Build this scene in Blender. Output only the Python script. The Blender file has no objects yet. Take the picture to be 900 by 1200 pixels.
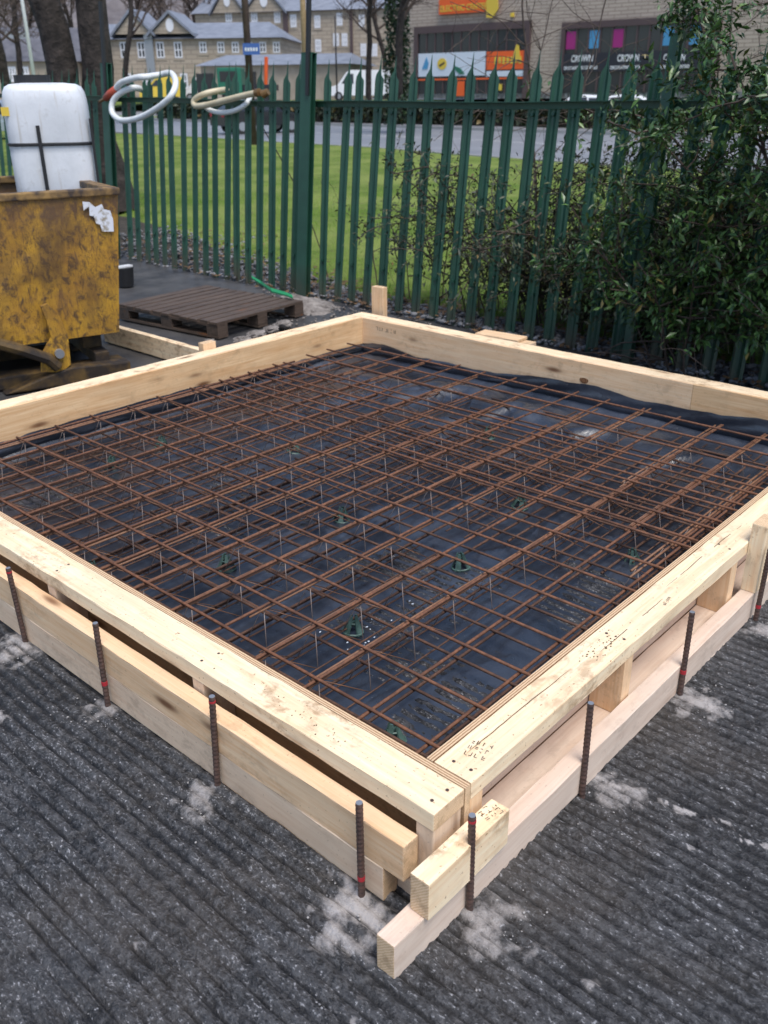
import bpy, bmesh, math, random
import numpy as np
from mathutils import Vector, Matrix
random.seed(7); RNG = np.random.default_rng(11)
sc = bpy.context.scene
COL = sc.collection
# ------------------------------------------------------------------ camera model (900x1200 photograph)
PP = np.array([450., 600.]); VA = np.array([-825., 120.]); VB = np.array([1489., 102.])
FPX = math.sqrt(-np.dot(VA-PP, VB-PP))
def _ray(p):
    v = np.array([p[0]-450., p[1]-600., FPX]); return v/np.linalg.norm(v)
_bx = _ray(VB); _by = _ray(VA); _bz = np.cross(_bx, _by)
if _bz[1] > 0: _bz = -_bz
_by = np.cross(_bz, _bx)
RM = np.array([_bx, _by, _bz])
CAM = np.array([-1.209457, -0.976135, 1.607])
FW = RM @ np.array([0, 0, 1.]); FW[2] = 0; FW /= np.linalg.norm(FW)
RT = np.array([FW[1], -FW[0], 0.])
def gp(px, py, z=0.):                       # where a sight line meets the height z
    d = RM @ _ray((px, py)); t = (z-CAM[2])/d[2]; return CAM+d*t
def bp(px, py, dist):                       # where it reaches a given distance ahead
    v = RM @ _ray((px, py)); return CAM+v*(dist/np.dot(v, FW))
def ud(u, d, z=0.): return np.array([CAM[0], CAM[1], 0])+RT*u+FW*d+np.array([0, 0, z])
YAW = math.atan2(RT[1], RT[0])              # rotation whose local x points to the right of the view

cd = bpy.data.cameras.new('camera'); cam = bpy.data.objects.new('camera', cd); COL.objects.link(cam)
cx = Vector(RM[:, 0]); cy = -Vector(RM[:, 1]); cz = -Vector(RM[:, 2])
cam.matrix_world = Matrix(((cx[0], cy[0], cz[0], CAM[0]), (cx[1], cy[1], cz[1], CAM[1]), (cx[2], cy[2], cz[2], CAM[2]), (0, 0, 0, 1)))
cd.sensor_fit = 'VERTICAL'; cd.sensor_height = 36; cd.lens = FPX*36/1200
cd.clip_start = .05; cd.clip_end = 1500
cd.dof.use_dof = True; cd.dof.focus_distance = 2.5; cd.dof.aperture_fstop = 5.0
sc.camera = cam

# ------------------------------------------------------------------ helpers
def tag(o, label=None, cat=None, group=None, kind=None):
    if label: o['label'] = label
    if cat: o['category'] = cat
    if group: o['group'] = group
    if kind: o['kind'] = kind
    return o
def empty(name, loc=(0, 0, 0), rz=0.):
    o = bpy.data.objects.new(name, None); COL.objects.link(o)
    o.location = loc; o.rotation_euler = (0, 0, rz); o.empty_display_size = .1
    return o
class MB:
    def __init__(s): s.v = []; s.f = []; s.m = []
    def add(s, v, f, mi=0):
        b = len(s.v); s.v += [tuple(map(float, p)) for p in v]; s.f += [tuple(i+b for i in q) for q in f]; s.m += [mi]*len(f); return s
    def box(s, x0, x1, y0, y1, z0, z1, mi=0):
        v = [(x0,y0,z0),(x1,y0,z0),(x1,y1,z0),(x0,y1,z0),(x0,y0,z1),(x1,y0,z1),(x1,y1,z1),(x0,y1,z1)]
        return s.add(v, [(0,3,2,1),(4,5,6,7),(0,1,5,4),(1,2,6,5),(2,3,7,6),(3,0,4,7)], mi)
    def tube(s, pts, rad, n=8, cap=True, mi=0, up=(0, 0, 1)):
        pts = [Vector(p) for p in pts]; N = len(pts)
        rad = [rad]*N if not hasattr(rad, '__len__') else rad
        V = []; F = []; prev = None
        for i, p in enumerate(pts):
            t = (pts[min(i+1, N-1)]-pts[max(i-1, 0)]).normalized()
            if prev is None:
                a = Vector(up) if abs(t.dot(Vector(up))) < .95 else Vector((1, 0, 0))
                nrm = (a-t*a.dot(t)).normalized()
            else: nrm = (prev-t*prev.dot(t)).normalized()
            prev = nrm; b = t.cross(nrm)
            for k in range(n):
                a = 2*math.pi*k/n; V.append(p+(nrm*math.cos(a)+b*math.sin(a))*rad[i])
        for i in range(N-1):
            for k in range(n):
                k2 = (k+1) % n; F.append((i*n+k, i*n+k2, (i+1)*n+k2, (i+1)*n+k))
        if cap: F.append(tuple(range(n-1, -1, -1))); F.append(tuple((N-1)*n+k for k in range(n)))
        return s.add(V, F, mi)
    def prism(s, poly, z0, z1, axis='z', mi=0):           # poly in two coordinates, extruded along the third
        n = len(poly)
        def P(a, b, c): return {'z': (a, b, c), 'y': (a, c, b), 'x': (c, a, b)}[axis]
        v = [P(a, b, z0) for a, b in poly]+[P(a, b, z1) for a, b in poly]
        f = [tuple(range(n-1, -1, -1)), tuple(range(n, 2*n))]+[(i, (i+1) % n, n+(i+1) % n, n+i) for i in range(n)]
        return s.add(v, f, mi)
    def build(s, name, mat, parent=None, loc=(0, 0, 0), rz=0., smooth=False, bevel=0., fix=True):
        me = bpy.data.meshes.new(name); me.from_pydata(s.v, [], s.f)
        for m in (mat if isinstance(mat, (list, tuple)) else [mat]): me.materials.append(m)
        if any(s.m): me.polygons.foreach_set('material_index', s.m)
        if bevel or fix:
            bm = bmesh.new(); bm.from_mesh(me)
            if fix: bmesh.ops.recalc_face_normals(bm, faces=bm.faces)
            if bevel: bmesh.ops.bevel(bm, geom=list(bm.edges), offset=bevel, segments=2, affect='EDGES', profile=.6)
            bm.to_mesh(me); bm.free()
        if smooth: me.polygons.foreach_set('use_smooth', [True]*len(me.polygons))
        me.update()
        o = bpy.data.objects.new(name, me); COL.objects.link(o)
        o.location = loc; o.rotation_euler = (0, 0, rz)
        if parent: o.parent = parent
        return o
def arr_obj(name, V, F, mat, parent=None, loc=(0, 0, 0), smooth=False):     # fast mesh from arrays (all quads or all tris)
    V = np.asarray(V, dtype=np.float32); F = np.asarray(F, dtype=np.int32); k = F.shape[1]
    me = bpy.data.meshes.new(name); me.vertices.add(len(V)); me.vertices.foreach_set('co', V.ravel())
    me.loops.add(F.size); me.loops.foreach_set('vertex_index', F.ravel())
    me.polygons.add(len(F)); me.polygons.foreach_set('loop_start', np.arange(0, F.size, k, dtype=np.int32))
    me.polygons.foreach_set('loop_total', np.full(len(F), k, dtype=np.int32))
    me.update(calc_edges=True); me.materials.append(mat)
    if smooth: me.polygons.foreach_set('use_smooth', [True]*len(F))
    o = bpy.data.objects.new(name, me); COL.objects.link(o); o.location = loc
    if parent: o.parent = parent
    return o
def set_attr(o, name, vals):
    a = o.data.attributes.new(name, 'FLOAT', 'POINT'); a.data.foreach_set('value', np.asarray(vals, dtype=np.float32))
def copy_tree(o, parent=None):
    c = o.copy(); COL.objects.link(c); c.parent = parent
    for ch in list(o.children): copy_tree(ch, c)
    return c
def vnoise(x, y, seed=0):                    # smooth value noise on arrays
    r = np.random.default_rng(seed).random((256, 256)); xi = np.floor(x).astype(int); yi = np.floor(y).astype(int)
    fx = x-xi; fy = y-yi; fx = fx*fx*(3-2*fx); fy = fy*fy*(3-2*fy); g = lambda a, b: r[a & 255, b & 255]
    return (g(xi, yi)*(1-fx)+g(xi+1, yi)*fx)*(1-fy)+(g(xi, yi+1)*(1-fx)+g(xi+1, yi+1)*fx)*fy
def fbm(x, y, seed=0, o=4):
    s = 0; a = .5
    for i in range(o): s = s+a*vnoise(x*2**i, y*2**i, seed+i); a *= .5
    return s

# ------------------------------------------------------------------ materials
class Mat:
    def __init__(s, name, base=(.5, .5, .5), rough=.6, metal=0., spec=None):
        s.m = bpy.data.materials.new(name); s.m.use_nodes = True; s.t = s.m.node_tree; s.n = s.t.nodes; s.l = s.t.links
        s.b = s.n['Principled BSDF']; s.b.inputs['Base Color'].default_value = (*base, 1); s.b.inputs['Roughness'].default_value = rough
        s.b.inputs['Metallic'].default_value = metal
        if spec is not None: s.b.inputs['Specular IOR Level'].default_value = spec
    def new(s, t, **k):
        n = s.n.new(t)
        for a, v in k.items(): setattr(n, a, v)
        return n
    def setin(s, n, **k):
        for a, v in k.items():
            key = a.replace('_', ' ')
            if hasattr(v, 'is_linked') or hasattr(v, 'links'): s.l.new(v, n.inputs[key])
            else: n.inputs[key].default_value = v
        return n
    def coord(s, kind='Object', scale=(1, 1, 1), rnd=0.):
        tc = s.new('ShaderNodeTexCoord'); v = tc.outputs[kind]
        if rnd:
            oi = s.new('ShaderNodeObjectInfo'); mu = s.new('ShaderNodeMath', operation='MULTIPLY'); mu.inputs[1].default_value = rnd
            s.l.new(oi.outputs['Random'], mu.inputs[0]); ad = s.new('ShaderNodeVectorMath', operation='ADD')
            s.l.new(v, ad.inputs[0]); s.l.new(mu.outputs[0], ad.inputs[1]); v = ad.outputs[0]
        mp = s.new('ShaderNodeMapping'); mp.inputs['Scale'].default_value = scale; s.l.new(v, mp.inputs['Vector']); return mp.outputs[0]
    def noise(s, vec, scale=5., detail=4., rough=.55, dist=0.):
        n = s.new('ShaderNodeTexNoise'); s.l.new(vec, n.inputs['Vector']); s.setin(n, Scale=scale, Detail=detail, Roughness=rough, Distortion=dist); return n.outputs['Fac']
    def vor(s, vec, scale=5., feature='F1', out='Distance', rand=1.):
        n = s.new('ShaderNodeTexVoronoi', feature=feature); s.l.new(vec, n.inputs['Vector']); s.setin(n, Scale=scale, Randomness=rand); return n.outputs[out]
    def ramp(s, fac, stops):
        r = s.new('ShaderNodeValToRGB'); s.l.new(fac, r.inputs['Fac']); e = r.color_ramp.elements
        while len(e) < len(stops): e.new(.5)
        for i, (p, c) in enumerate(stops):
            e[i].position = p; e[i].color = (c, c, c, 1) if not hasattr(c, '__len__') else (*c, 1)
        return r.outputs['Color']
    def mix(s, fac, a, b, mode='MIX'):
        m = s.new('ShaderNodeMix', data_type='RGBA', blend_type=mode)
        for i, v in ((0, fac), (6, a), (7, b)):
            if hasattr(v, 'links'): s.l.new(v, m.inputs[i])
            elif i == 0: m.inputs[0].default_value = v
            else: m.inputs[i].default_value = (*v, 1)
        return m.outputs[2]
    def math(s, op, a, b=0.):
        m = s.new('ShaderNodeMath', operation=op)
        for i, v in ((0, a), (1, b)):
            if hasattr(v, 'links'): s.l.new(v, m.inputs[i])
            else: m.inputs[i].default_value = v
        return m.outputs[0]
    def attr(s, name):
        a = s.new('ShaderNodeAttribute', attribute_name=name); return a.outputs['Fac']
    def sep(s, vec):
        n = s.new('ShaderNodeSeparateXYZ'); s.l.new(vec, n.inputs[0]); return n.outputs
    def col(s, c): s.l.new(c, s.b.inputs['Base Color']); return s
    def rough(s, c): s.l.new(c, s.b.inputs['Roughness']); return s
    def bump(s, h, strength=.4, dist=.01):
        b = s.new('ShaderNodeBump'); s.l.new(h, b.inputs['Height']); b.inputs['Strength'].default_value = strength; b.inputs['Distance'].default_value = dist
        s.l.new(b.outputs[0], s.b.inputs['Normal']); return s

def wood(name, light, dark, dirt=.4, dirtcol=(.16, .09, .05), rough=.6, knots=True, grain=1.):
    m = Mat(name, rough=rough)
    v = m.coord('Object', (1.0, 14, 14), rnd=37.)
    n1 = m.noise(v, 2.2, 5, .6, .6)
    v2 = m.coord('Object', (2.0, 70, 70), rnd=37.)
    n2 = m.noise(v2, 2.0, 3, .6, .2)
    g = m.math('ADD', m.math('MULTIPLY', n1, .55), m.math('MULTIPLY', n2, .45))
    c = m.mix(m.ramp(g, [(.38, 0.), (.66, 1.)]), light, dark)
    big = m.noise(m.coord('Object', (1.2, 3, 3), rnd=53.), 2.3, 3, .5)
    c = m.mix(m.ramp(big, [(.45, 0.), (.7, .45)]), c, tuple(x*.78 for x in light))
    if knots:
        kv = m.coord('Object', (1.4, 5.5, 5.5), rnd=91.)
        k = m.vor(kv, 1.7)
        c = m.mix(m.ramp(k, [(.045, .95), (.085, .75), (.15, .18), (.24, 0.)]), c, (.16, .065, .025))
    d = m.noise(m.coord('Object', (6, 9, 9), rnd=17.), 2.6, 7, .68, .3)
    d2 = m.noise(m.coord('Object', (1.5, 3, 3), rnd=29.), 1.6, 2, .5)
    dm = m.math('MULTIPLY', m.ramp(d, [(.49, 0.), (.63, 1.)]), m.ramp(d2, [(.46, .12), (.60, .9)]))
    sp = m.noise(m.coord('Object', (1, 1, 1), rnd=11.), 95, 3, .6)
    dm = m.math('MAXIMUM', m.math('MULTIPLY', dm, dirt), m.math('MULTIPLY', m.ramp(sp, [(.655, 0.), (.70, 1.)]), dirt*1.2))
    c = m.mix(dm, c, dirtcol)
    m.col(c); m.bump(m.math('ADD', n2, m.math('MULTIPLY', n1, .6)), .28*grain, .0016)
    return m.m
M = {}
M['wood'] = wood('sawn_softwood', (.85, .62, .40), (.73, .44, .23), .3, rough=.62)
M['wood_top'] = wood('weathered_lit_softwood', (.94, .78, .55), (.83, .57, .33), .8, dirtcol=(.34, .20, .10), rough=.6)  # lighter softwood copy: light from above painted into its colour, under real dirt
M['wood_side'] = wood('shaded_softwood', (.77, .60, .44), (.66, .46, .31), .35, rough=.65)  # darker, greyer softwood copy: shade of the side faces painted into its colour
M['wood_pink'] = wood('pinkish_softwood', (.74, .60, .49), (.64, .47, .36), .22, rough=.65)
def endgrain():
    m = Mat('sawn_end_grain', rough=.8); v = m.coord('Object', rnd=3.); w = m.new('ShaderNodeTexWave', wave_type='RINGS', rings_direction='X'); m.l.new(v, w.inputs['Vector']); m.setin(w, Scale=55., Distortion=3., Detail=3., Detail_Scale=2.)
    n = m.noise(v, 30, 5, .7); c = m.mix(w.outputs['Fac'], (.60, .40, .23), (.76, .56, .36)); c = m.mix(m.ramp(n, [(.48, 0.), (.66, .6)]), c, (.30, .19, .10)); m.col(c); m.bump(n, .5, .002); return m.m
M['end'] = endgrain()
M['ply'] = wood('plywood_face', (.82, .57, .33), (.62, .34, .15), .25, rough=.55)
M['ply_old'] = wood('weathered_plywood', (.74, .54, .33), (.58, .38, .20), .4, rough=.6)
def ply_edge():
    m = Mat('plywood_edge', rough=.7)
    v = m.coord('Object', (1, 1, 1)); w = m.new('ShaderNodeTexWave', wave_type='BANDS', bands_direction='Y'); m.l.new(v, w.inputs['Vector'])
    m.setin(w, Scale=48., Distortion=1.2, Detail=2., Detail_Scale=3.)
    c = m.mix(w.outputs['Fac'], (.30, .16, .075), (.74, .54, .34)); m.col(c); m.bump(w.outputs['Fac'], .3, .001); return m.m
M['ply_edge'] = ply_edge()
def rust(name, a, b, rough=.75):
    m = Mat(name, rough=rough); v = m.coord('Object')
    n = m.noise(v, 60, 4, .6); n2 = m.noise(v, 5, 3, .5)
    c = m.mix(m.ramp(n, [(.35, 0.), (.7, 1.)]), a, b); c = m.mix(m.ramp(n2, [(.4, 0.), (.7, .6)]), c, tuple(x*.45 for x in a)); m.col(c)
    m.bump(n, .5, .001); return m.m
M['rebar'] = rust('rusty_steel_bar', (.105, .046, .027), (.25, .105, .052))
M['rebar_low'] = rust('dark_rusty_bar', (.075, .038, .026), (.15, .072, .042))
M['pin'] = rust('dark_steel_pin', (.055, .035, .03), (.12, .065, .05), .55)
M['wire'] = Mat('galvanised_wire', (.26, .21, .19), .5, .3).m
M['chair_wire'] = rust('brown_wire', (.19, .088, .048), (.30, .16, .09), .6)
M['red_paint'] = Mat('red_paint', (.38, .02, .03), .6).m
def membrane():
    m = Mat('black_polythene', (.012, .016, .026), .3, spec=.9); v = m.coord('Object')
    n = m.noise(v, 2.2, 5, .6, .5); n2 = m.noise(v, 14, 5, .6, .8)
    c = m.mix(m.ramp(n, [(.4, 0.), (.72, 1.)]), (.014, .018, .028), (.046, .055, .076)); 
    d = m.noise(v, 38, 6, .7); c = m.mix(m.math('MULTIPLY', m.ramp(d, [(.50, 0.), (.75, .5)]), m.ramp(n, [(.45, 0.), (.65, 1.)])), c, (.085, .095, .125))
    w = m.noise(m.coord('Object', (1, 1, 1)), 120, 2, .5); c = m.mix(m.ramp(w, [(.74, 0.), (.78, .7)]), c, (.30, .28, .26))
    m.col(c); m.rough(m.ramp(n2, [(.3, .27), (.7, .42)])); m.b.inputs['Coat Weight'].default_value = .4; m.b.inputs['Coat Roughness'].default_value = .22; m.bump(m.math('ADD', m.math('MULTIPLY', n2, .5), m.math('MULTIPLY', n, 1.5)), .35, .02); return m.m
M['membrane'] = membrane()
def yard():
    m = Mat('tamped_dark_concrete', rough=.6); v = m.coord('Object')
    n = m.noise(v, 3.5, 6, .6); n2 = m.noise(v, 48, 6, .7); n3 = m.noise(m.coord('Object', (1, .6, 1)), 150, 4, .65); n4 = m.noise(m.coord('Object', (1, .3, 1)), 22, 5, .65)
    c = m.mix(m.ramp(n2, [(.42, 0.), (.60, 1.)]), (.009, .009, .010), (.062, .062, .066))
    c = m.mix(m.ramp(n4, [(.46, 0.), (.64, .6)]), c, (.080, .081, .087)); c = m.mix(m.math('MULTIPLY', m.ramp(n3, [(.53, 0.), (.60, .75)]), m.ramp(n, [(.36, .25), (.60, 1.)])), c, (.125, .125, .132)); c = m.mix(m.ramp(n3, [(.36, .85), (.44, 0.)]), c, (.008, .008, .009))
    c = m.mix(m.math('MULTIPLY', m.ramp(n3, [(.60, 0.), (.64, .95)]), m.ramp(n4, [(.42, 0.), (.60, 1.)])), c, (.36, .36, .38))
    h = m.attr('ridge'); c = m.mix(m.ramp(h, [(.10, .97), (.30, .75), (.52, 0.)]), c, (.006, .006, .007))  # shade in the grooves painted into the colour by ridge height
    for sc_, thr, col_, lo in ((46., .12, (.62, .61, .60), .55), (95., .20, (.40, .40, .42), .49)):
        sv = m.vor(m.coord('Object', (1, .72, 1)), sc_); c = m.mix(m.math('MULTIPLY', m.ramp(sv, [(thr*.6, .85), (thr*1.25, 0.)]), m.ramp(m.noise(v, sc_*.23, 3, .6), [(lo+.06, 0.), (lo+.18, 1.)])), c, col_)
    d = m.attr('dust'); dn = m.noise(v, 42, 8, .78); dd = m.math('MULTIPLY', d, m.math('ADD', -.25, m.math('MULTIPLY', dn, 2.3)))
    c = m.mix(m.ramp(dd, [(.28, 0.), (.50, .45), (.85, .88)]), c, (.46, .43, .42))
    br = m.noise(v, 1.7, 4, .6); c = m.mix(m.ramp(br, [(.50, 0.), (.68, .35)]), c, (.075, .058, .042)); bw = m.noise(v, 1.1, 5, .65); c = m.mix(m.ramp(bw, [(.30, .60), (.48, 0.)]), c, (.012, .012, .013)); c = m.mix(m.ramp(bw, [(.58, 0.), (.76, .25)]), c, (.15, .15, .16)); c = m.mix(m.ramp(h, [(.10, .8), (.40, 0.)]), c, (.008, .008, .009))  # last mix paints the groove shade again, over the dust
    m.col(c); m.rough(m.ramp(m.math('ADD', m.math('MULTIPLY', n, .8), m.math('MULTIPLY', d, .6)), [(.25, .30), (.7, .70)]))
    m.bump(m.math('ADD', n3, m.math('MULTIPLY', n2, .6)), 1., .007); return m.m
M['yard'] = yard()
def simple_noise(name, a, b, scale=8, rough=.7, bump=.3, bd=.01, metal=0., lo=.35, hi=.68, coord='Object', detail=5, rnd=0.):
    m = Mat(name, rough=rough, metal=metal); v = m.coord(coord, rnd=rnd); n = m.noise(v, scale, detail, .6)
    m.col(m.mix(m.ramp(n, [(lo, 0.), (hi, 1.)]), a, b))
    if bump: m.bump(n, bump, bd)
    return m.m
M['concrete'] = simple_noise('worn_wet_concrete', (.035, .035, .038), (.085, .082, .082), 3.5, .5, .3, .02)
def grass():
    m = Mat('lawn_grass', rough=.85, spec=.15); v = m.coord('Object'); n = m.noise(v, .55, 5, .6); n2 = m.noise(v, 22, 4, .7)
    c = m.mix(m.ramp(n2, [(.3, 0.), (.7, 1.)]), (.035, .070, .010), (.155, .235, .035)); c = m.mix(m.ramp(n, [(.40, 0.), (.60, .75)]), c, (.215, .255, .07))
    l = m.noise(v, 7, 5, .7); c = m.mix(m.ramp(l, [(.56, 0.), (.66, .75)]), c, (.085, .065, .035)); m.col(c); m.bump(n2, .8, .03); return m.m
M['grass'] = grass()
M['blade'] = Mat('grass_blade', (.17, .30, .035), .7, spec=.2).m
def green_paint():
    m = Mat('dark_green_paint', rough=.42); v = m.coord('Object', rnd=5.); n = m.noise(v, 4, 5, .65); n2 = m.noise(v, 26, 4, .6)
    c = m.mix(m.ramp(n, [(.35, 0.), (.7, 1.)]), (.012, .056, .036), (.019, .084, .052)); c = m.mix(m.ramp(n2, [(.62, 0.), (.75, .6)]), c, (.035, .05, .035))
    zz = m.sep(m.coord('Object'))[2]; low = m.math('MULTIPLY', m.ramp(zz, [(.0, 1.), (.28, 0.)]), m.ramp(n, [(.35, 0.), (.6, 1.)])); c = m.mix(low, c, (.07, .055, .04))
    m.col(c); return m.m
M['fence'] = green_paint()
M['road'] = simple_noise('grey_asphalt', (.17, .18, .20), (.24, .25, .27), .4, .45, .1)
M['kerb'] = simple_noise('kerb_concrete', (.26, .26, .25), (.36, .35, .34), 3, .8, .2)
M['pavement'] = simple_noise('pavement_asphalt', (.13, .13, .14), (.19, .19, .20), 2, .7, .1)
M['white_line'] = Mat('road_paint', (.7, .7, .7), .6).m
M['soil'] = simple_noise('dark_soil', (.022, .017, .012), (.06, .048, .034), 9, .9, .8, .03)
M['stone'] = simple_noise('grey_stone', (.05, .05, .052), (.30, .30, .31), 6, .7, .3, .01, coord='Object')
M['chunk'] = simple_noise('broken_concrete', (.10, .085, .075), (.30, .27, .25), 14, .8, .6, .01)
M['leaf_litter'] = simple_noise('dead_leaves', (.07, .035, .015), (.25, .15, .07), 3, .7, .0)
def leafmat(name, a, b, rough=.35):
    m = Mat(name, rough=rough); v = m.coord('Object'); n = m.noise(v, 3.2, 3, .6); n2 = m.noise(v, 55, 2, .5)
    c = m.mix(m.ramp(n, [(.38, 0.), (.64, 1.)]), a, b); c = m.mix(m.ramp(n2, [(.48, 0.), (.66, .5)]), c, tuple(min(1, x*1.6) for x in b)); ti = m.attr('tint'); c = m.mix(m.ramp(ti, [(.0, .75), (.45, 0.)]), c, tuple(x*.5 for x in a)); c = m.mix(m.ramp(ti, [(.75, 0.), (1., .8)]), c, (b[0]*2.2, b[1]*1.9, b[2]*1.5)); c = m.mix(m.ramp(ti, [(.955, 0.), (.965, .8)]), c, (.16, .10, .03)); m.col(c)
    m.b.inputs['Transmission Weight'].default_value = 0.0
    return m.m
M['leaf'] = leafmat('glossy_leaf', (.020, .052, .014), (.055, .120, .028))
M['leaf_dark'] = leafmat('dark_leaf', (.016, .022, .012), (.042, .058, .024), .5)
M['ivy'] = leafmat('ivy_leaf', (.014, .035, .016), (.035, .07, .025), .5)
M['twig'] = simple_noise('brown_twig', (.045, .030, .024), (.095, .068, .052), 20, .8, .2)
M['bark'] = simple_noise('dark_bark', (.016, .012, .010), (.055, .042, .036), 7, .9, 1., .06)
def skipmat():
    m = Mat('worn_yellow_paint', rough=.5); v = m.coord('Object'); n = m.noise(v, 3.0, 7, .68, .3); n2 = m.noise(m.coord('Object', (1.6, 1.6, 1.1)), 11, 8, .78, .4); n3 = m.noise(m.coord('Object', (6, 6, 1.2)), 3, 5, .65, 1.)
    c = m.mix(m.ramp(n, [(.4, 0.), (.68, 1.)]), (.53, .29, .024), (.26, .12, .022)); bz = m.noise(m.coord('Object', (1, 1, .7)), 2.6, 4, .6); c = m.mix(m.ramp(bz, [(.46, 0.), (.62, .85)]), c, (.12, .065, .025))
    c = m.mix(m.ramp(n2, [(.50, 0.), (.60, .92)]), c, (.075, .042, .022)); c = m.mix(m.ramp(n3, [(.56, 0.), (.66, .75)]), c, (.13, .065, .03))
    l = m.noise(m.coord('Object', (14, 14, 2.5)), 1.4, 4, .6, 2.5); c = m.mix(m.ramp(l, [(.485, 0.), (.5, .8), (.515, 0.)]), c, (.06, .03, .018))
    z = m.sep(v)[2]; top = m.math('MULTIPLY', m.ramp(m.math('MULTIPLY', z, 1.), [(.80, 0.), (1., 1.)]), m.ramp(n2, [(.35, 0.), (.6, 1.)])); c = m.mix(top, c, (.11, .06, .03))
    m.col(c); m.bump(n2, .5, .01); return m.m
M['skip'] = skipmat()
M['skip_dirty'] = simple_noise('rusty_dirty_steel', (.025, .017, .012), (.20, .115, .025), 7, .65, .5, .01, lo=.45, hi=.8)
def tankmat():
    m = Mat('white_plastic', rough=.4); v = m.coord('Object'); n = m.noise(v, 4, 5, .6); c = m.mix(m.ramp(n, [(.35, 0.), (.65, 1.)]), (.58, .60, .63), (.72, .74, .78))
    s = m.noise(m.coord('Object', (22, 22, 1.2)), 1.5, 5, .65); c = m.mix(m.ramp(s, [(.56, 0.), (.70, .5)]), c, (.42, .36, .28)); g = m.noise(v, 16, 6, .7); c = m.mix(m.ramp(g, [(.56, 0.), (.72, .45)]), c, (.36, .35, .33)); m.col(c); m.bump(n, .3, .02); return m.m
M['tank'] = tankmat()
M['black'] = Mat('black_plastic', (.015, .015, .017), .5).m
M['pallet'] = wood('old_grey_pallet_wood', (.13, .092, .070), (.055, .037, .028), .7, dirtcol=(.03, .02, .015), rough=.5)
M['hose_white'] = simple_noise('white_hose', (.62, .64, .64), (.75, .77, .77), 9, .4, 0)
M['hose_beige'] = simple_noise('beige_hose', (.50, .42, .27), (.62, .54, .38), 9, .45, 0)
M['orange_red'] = Mat('red_coupling', (.42, .07, .035), .5).m
M['brass'] = Mat('worn_brass', (.30, .17, .07), .4, .7).m
M['green_plastic'] = simple_noise('green_grey_plastic', (.035, .075, .062), (.09, .16, .14), 20, .5, 0)
M['green_strap'] = Mat('bright_green_strap', (.015, .22, .085), .5).m
M['white'] = Mat('white_gloss_paint', (.75, .76, .78), .3).m
M['glass'] = Mat('dark_window_glass', (.025, .03, .038), .12).m
M['frame_white'] = Mat('white_window_frame', (.72, .72, .74), .5).m
M['frame_brown'] = Mat('brown_window_frame', (.085, .055, .055), .5).m
M['tyre'] = Mat('black_tyre', (.02, .02, .02), .8).m
M['metal'] = Mat('grey_metal', (.35, .36, .38), .4, .6).m
M['orange'] = Mat('orange_sign', (.80, .12, .02), .5).m
M['yellow'] = Mat('yellow_sign', (.70, .50, .06), .5).m
M['blue'] = Mat('blue_sign', (.05, .12, .36), .5).m
M['magenta'] = Mat('magenta_panel', (.33, .02, .17), .5).m
M['skyblue'] = Mat('blue_panel', (.07, .28, .50), .5).m
M['banner_black'] = Mat('black_banner', (.02, .02, .028), .5).m
M['banner_white'] = Mat('white_banner', (.62, .68, .76), .5).m
M['sandstone'] = simple_noise('sandstone_wall', (.33, .275, .21), (.44, .37, .29), .9, .85, .3, .05)
def courses(name, a, b, mort, bw, bh, rough=.85):
    m = Mat(name, rough=rough); v = m.coord('Object'); s = m.sep(v); cb = m.new('ShaderNodeCombineXYZ'); m.l.new(m.math('ADD', s[0], s[1]), cb.inputs[0]); m.l.new(s[2], cb.inputs[1])
    t = m.new('ShaderNodeTexBrick'); m.l.new(cb.outputs[0], t.inputs['Vector']); m.setin(t, Color1=(*a, 1), Color2=(*b, 1), Mortar=(*mort, 1), Scale=1., Mortar_Size=bh*.10, Brick_Width=bw, Row_Height=bh)
    m.col(t.outputs['Color']); return m.m
M['cream_brick'] = courses('cream_block_courses', (.40, .33, .27), (.46, .38, .31), (.22, .17, .14), .9, .21)
M['stone_wall'] = courses('coursed_sandstone', (.36, .295, .22), (.44, .365, .28), (.28, .23, .18), 1.1, .4)
M['slate'] = simple_noise('slate_roof', (.16, .175, .21), (.25, .27, .32), 1.2, .5, .1)
M['slate_dark'] = simple_noise('dark_slate_roof', (.07, .07, .085), (.12, .12, .14), 1.2, .6, .1)
M['hill'] = simple_noise('winter_woodland', (.075, .065, .07), (.21, .19, .19), .12, .95, .5, 1.)
M['pole_brown'] = simple_noise('brown_pole', (.055, .035, .028), (.10, .065, .05), 5, .8, .2)
M['pole_tan'] = simple_noise('tan_pole', (.34, .24, .11), (.45, .33, .18), 5, .8, 0)
M['dark_car'] = Mat('dark_car_paint', (.018, .02, .024), .25, .3).m
M['silver'] = Mat('silver_car_paint', (.42, .46, .52), .3, .4).m
M['lorry_green'] = Mat('green_lorry_paint', (.02, .16, .10), .4).m
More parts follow.
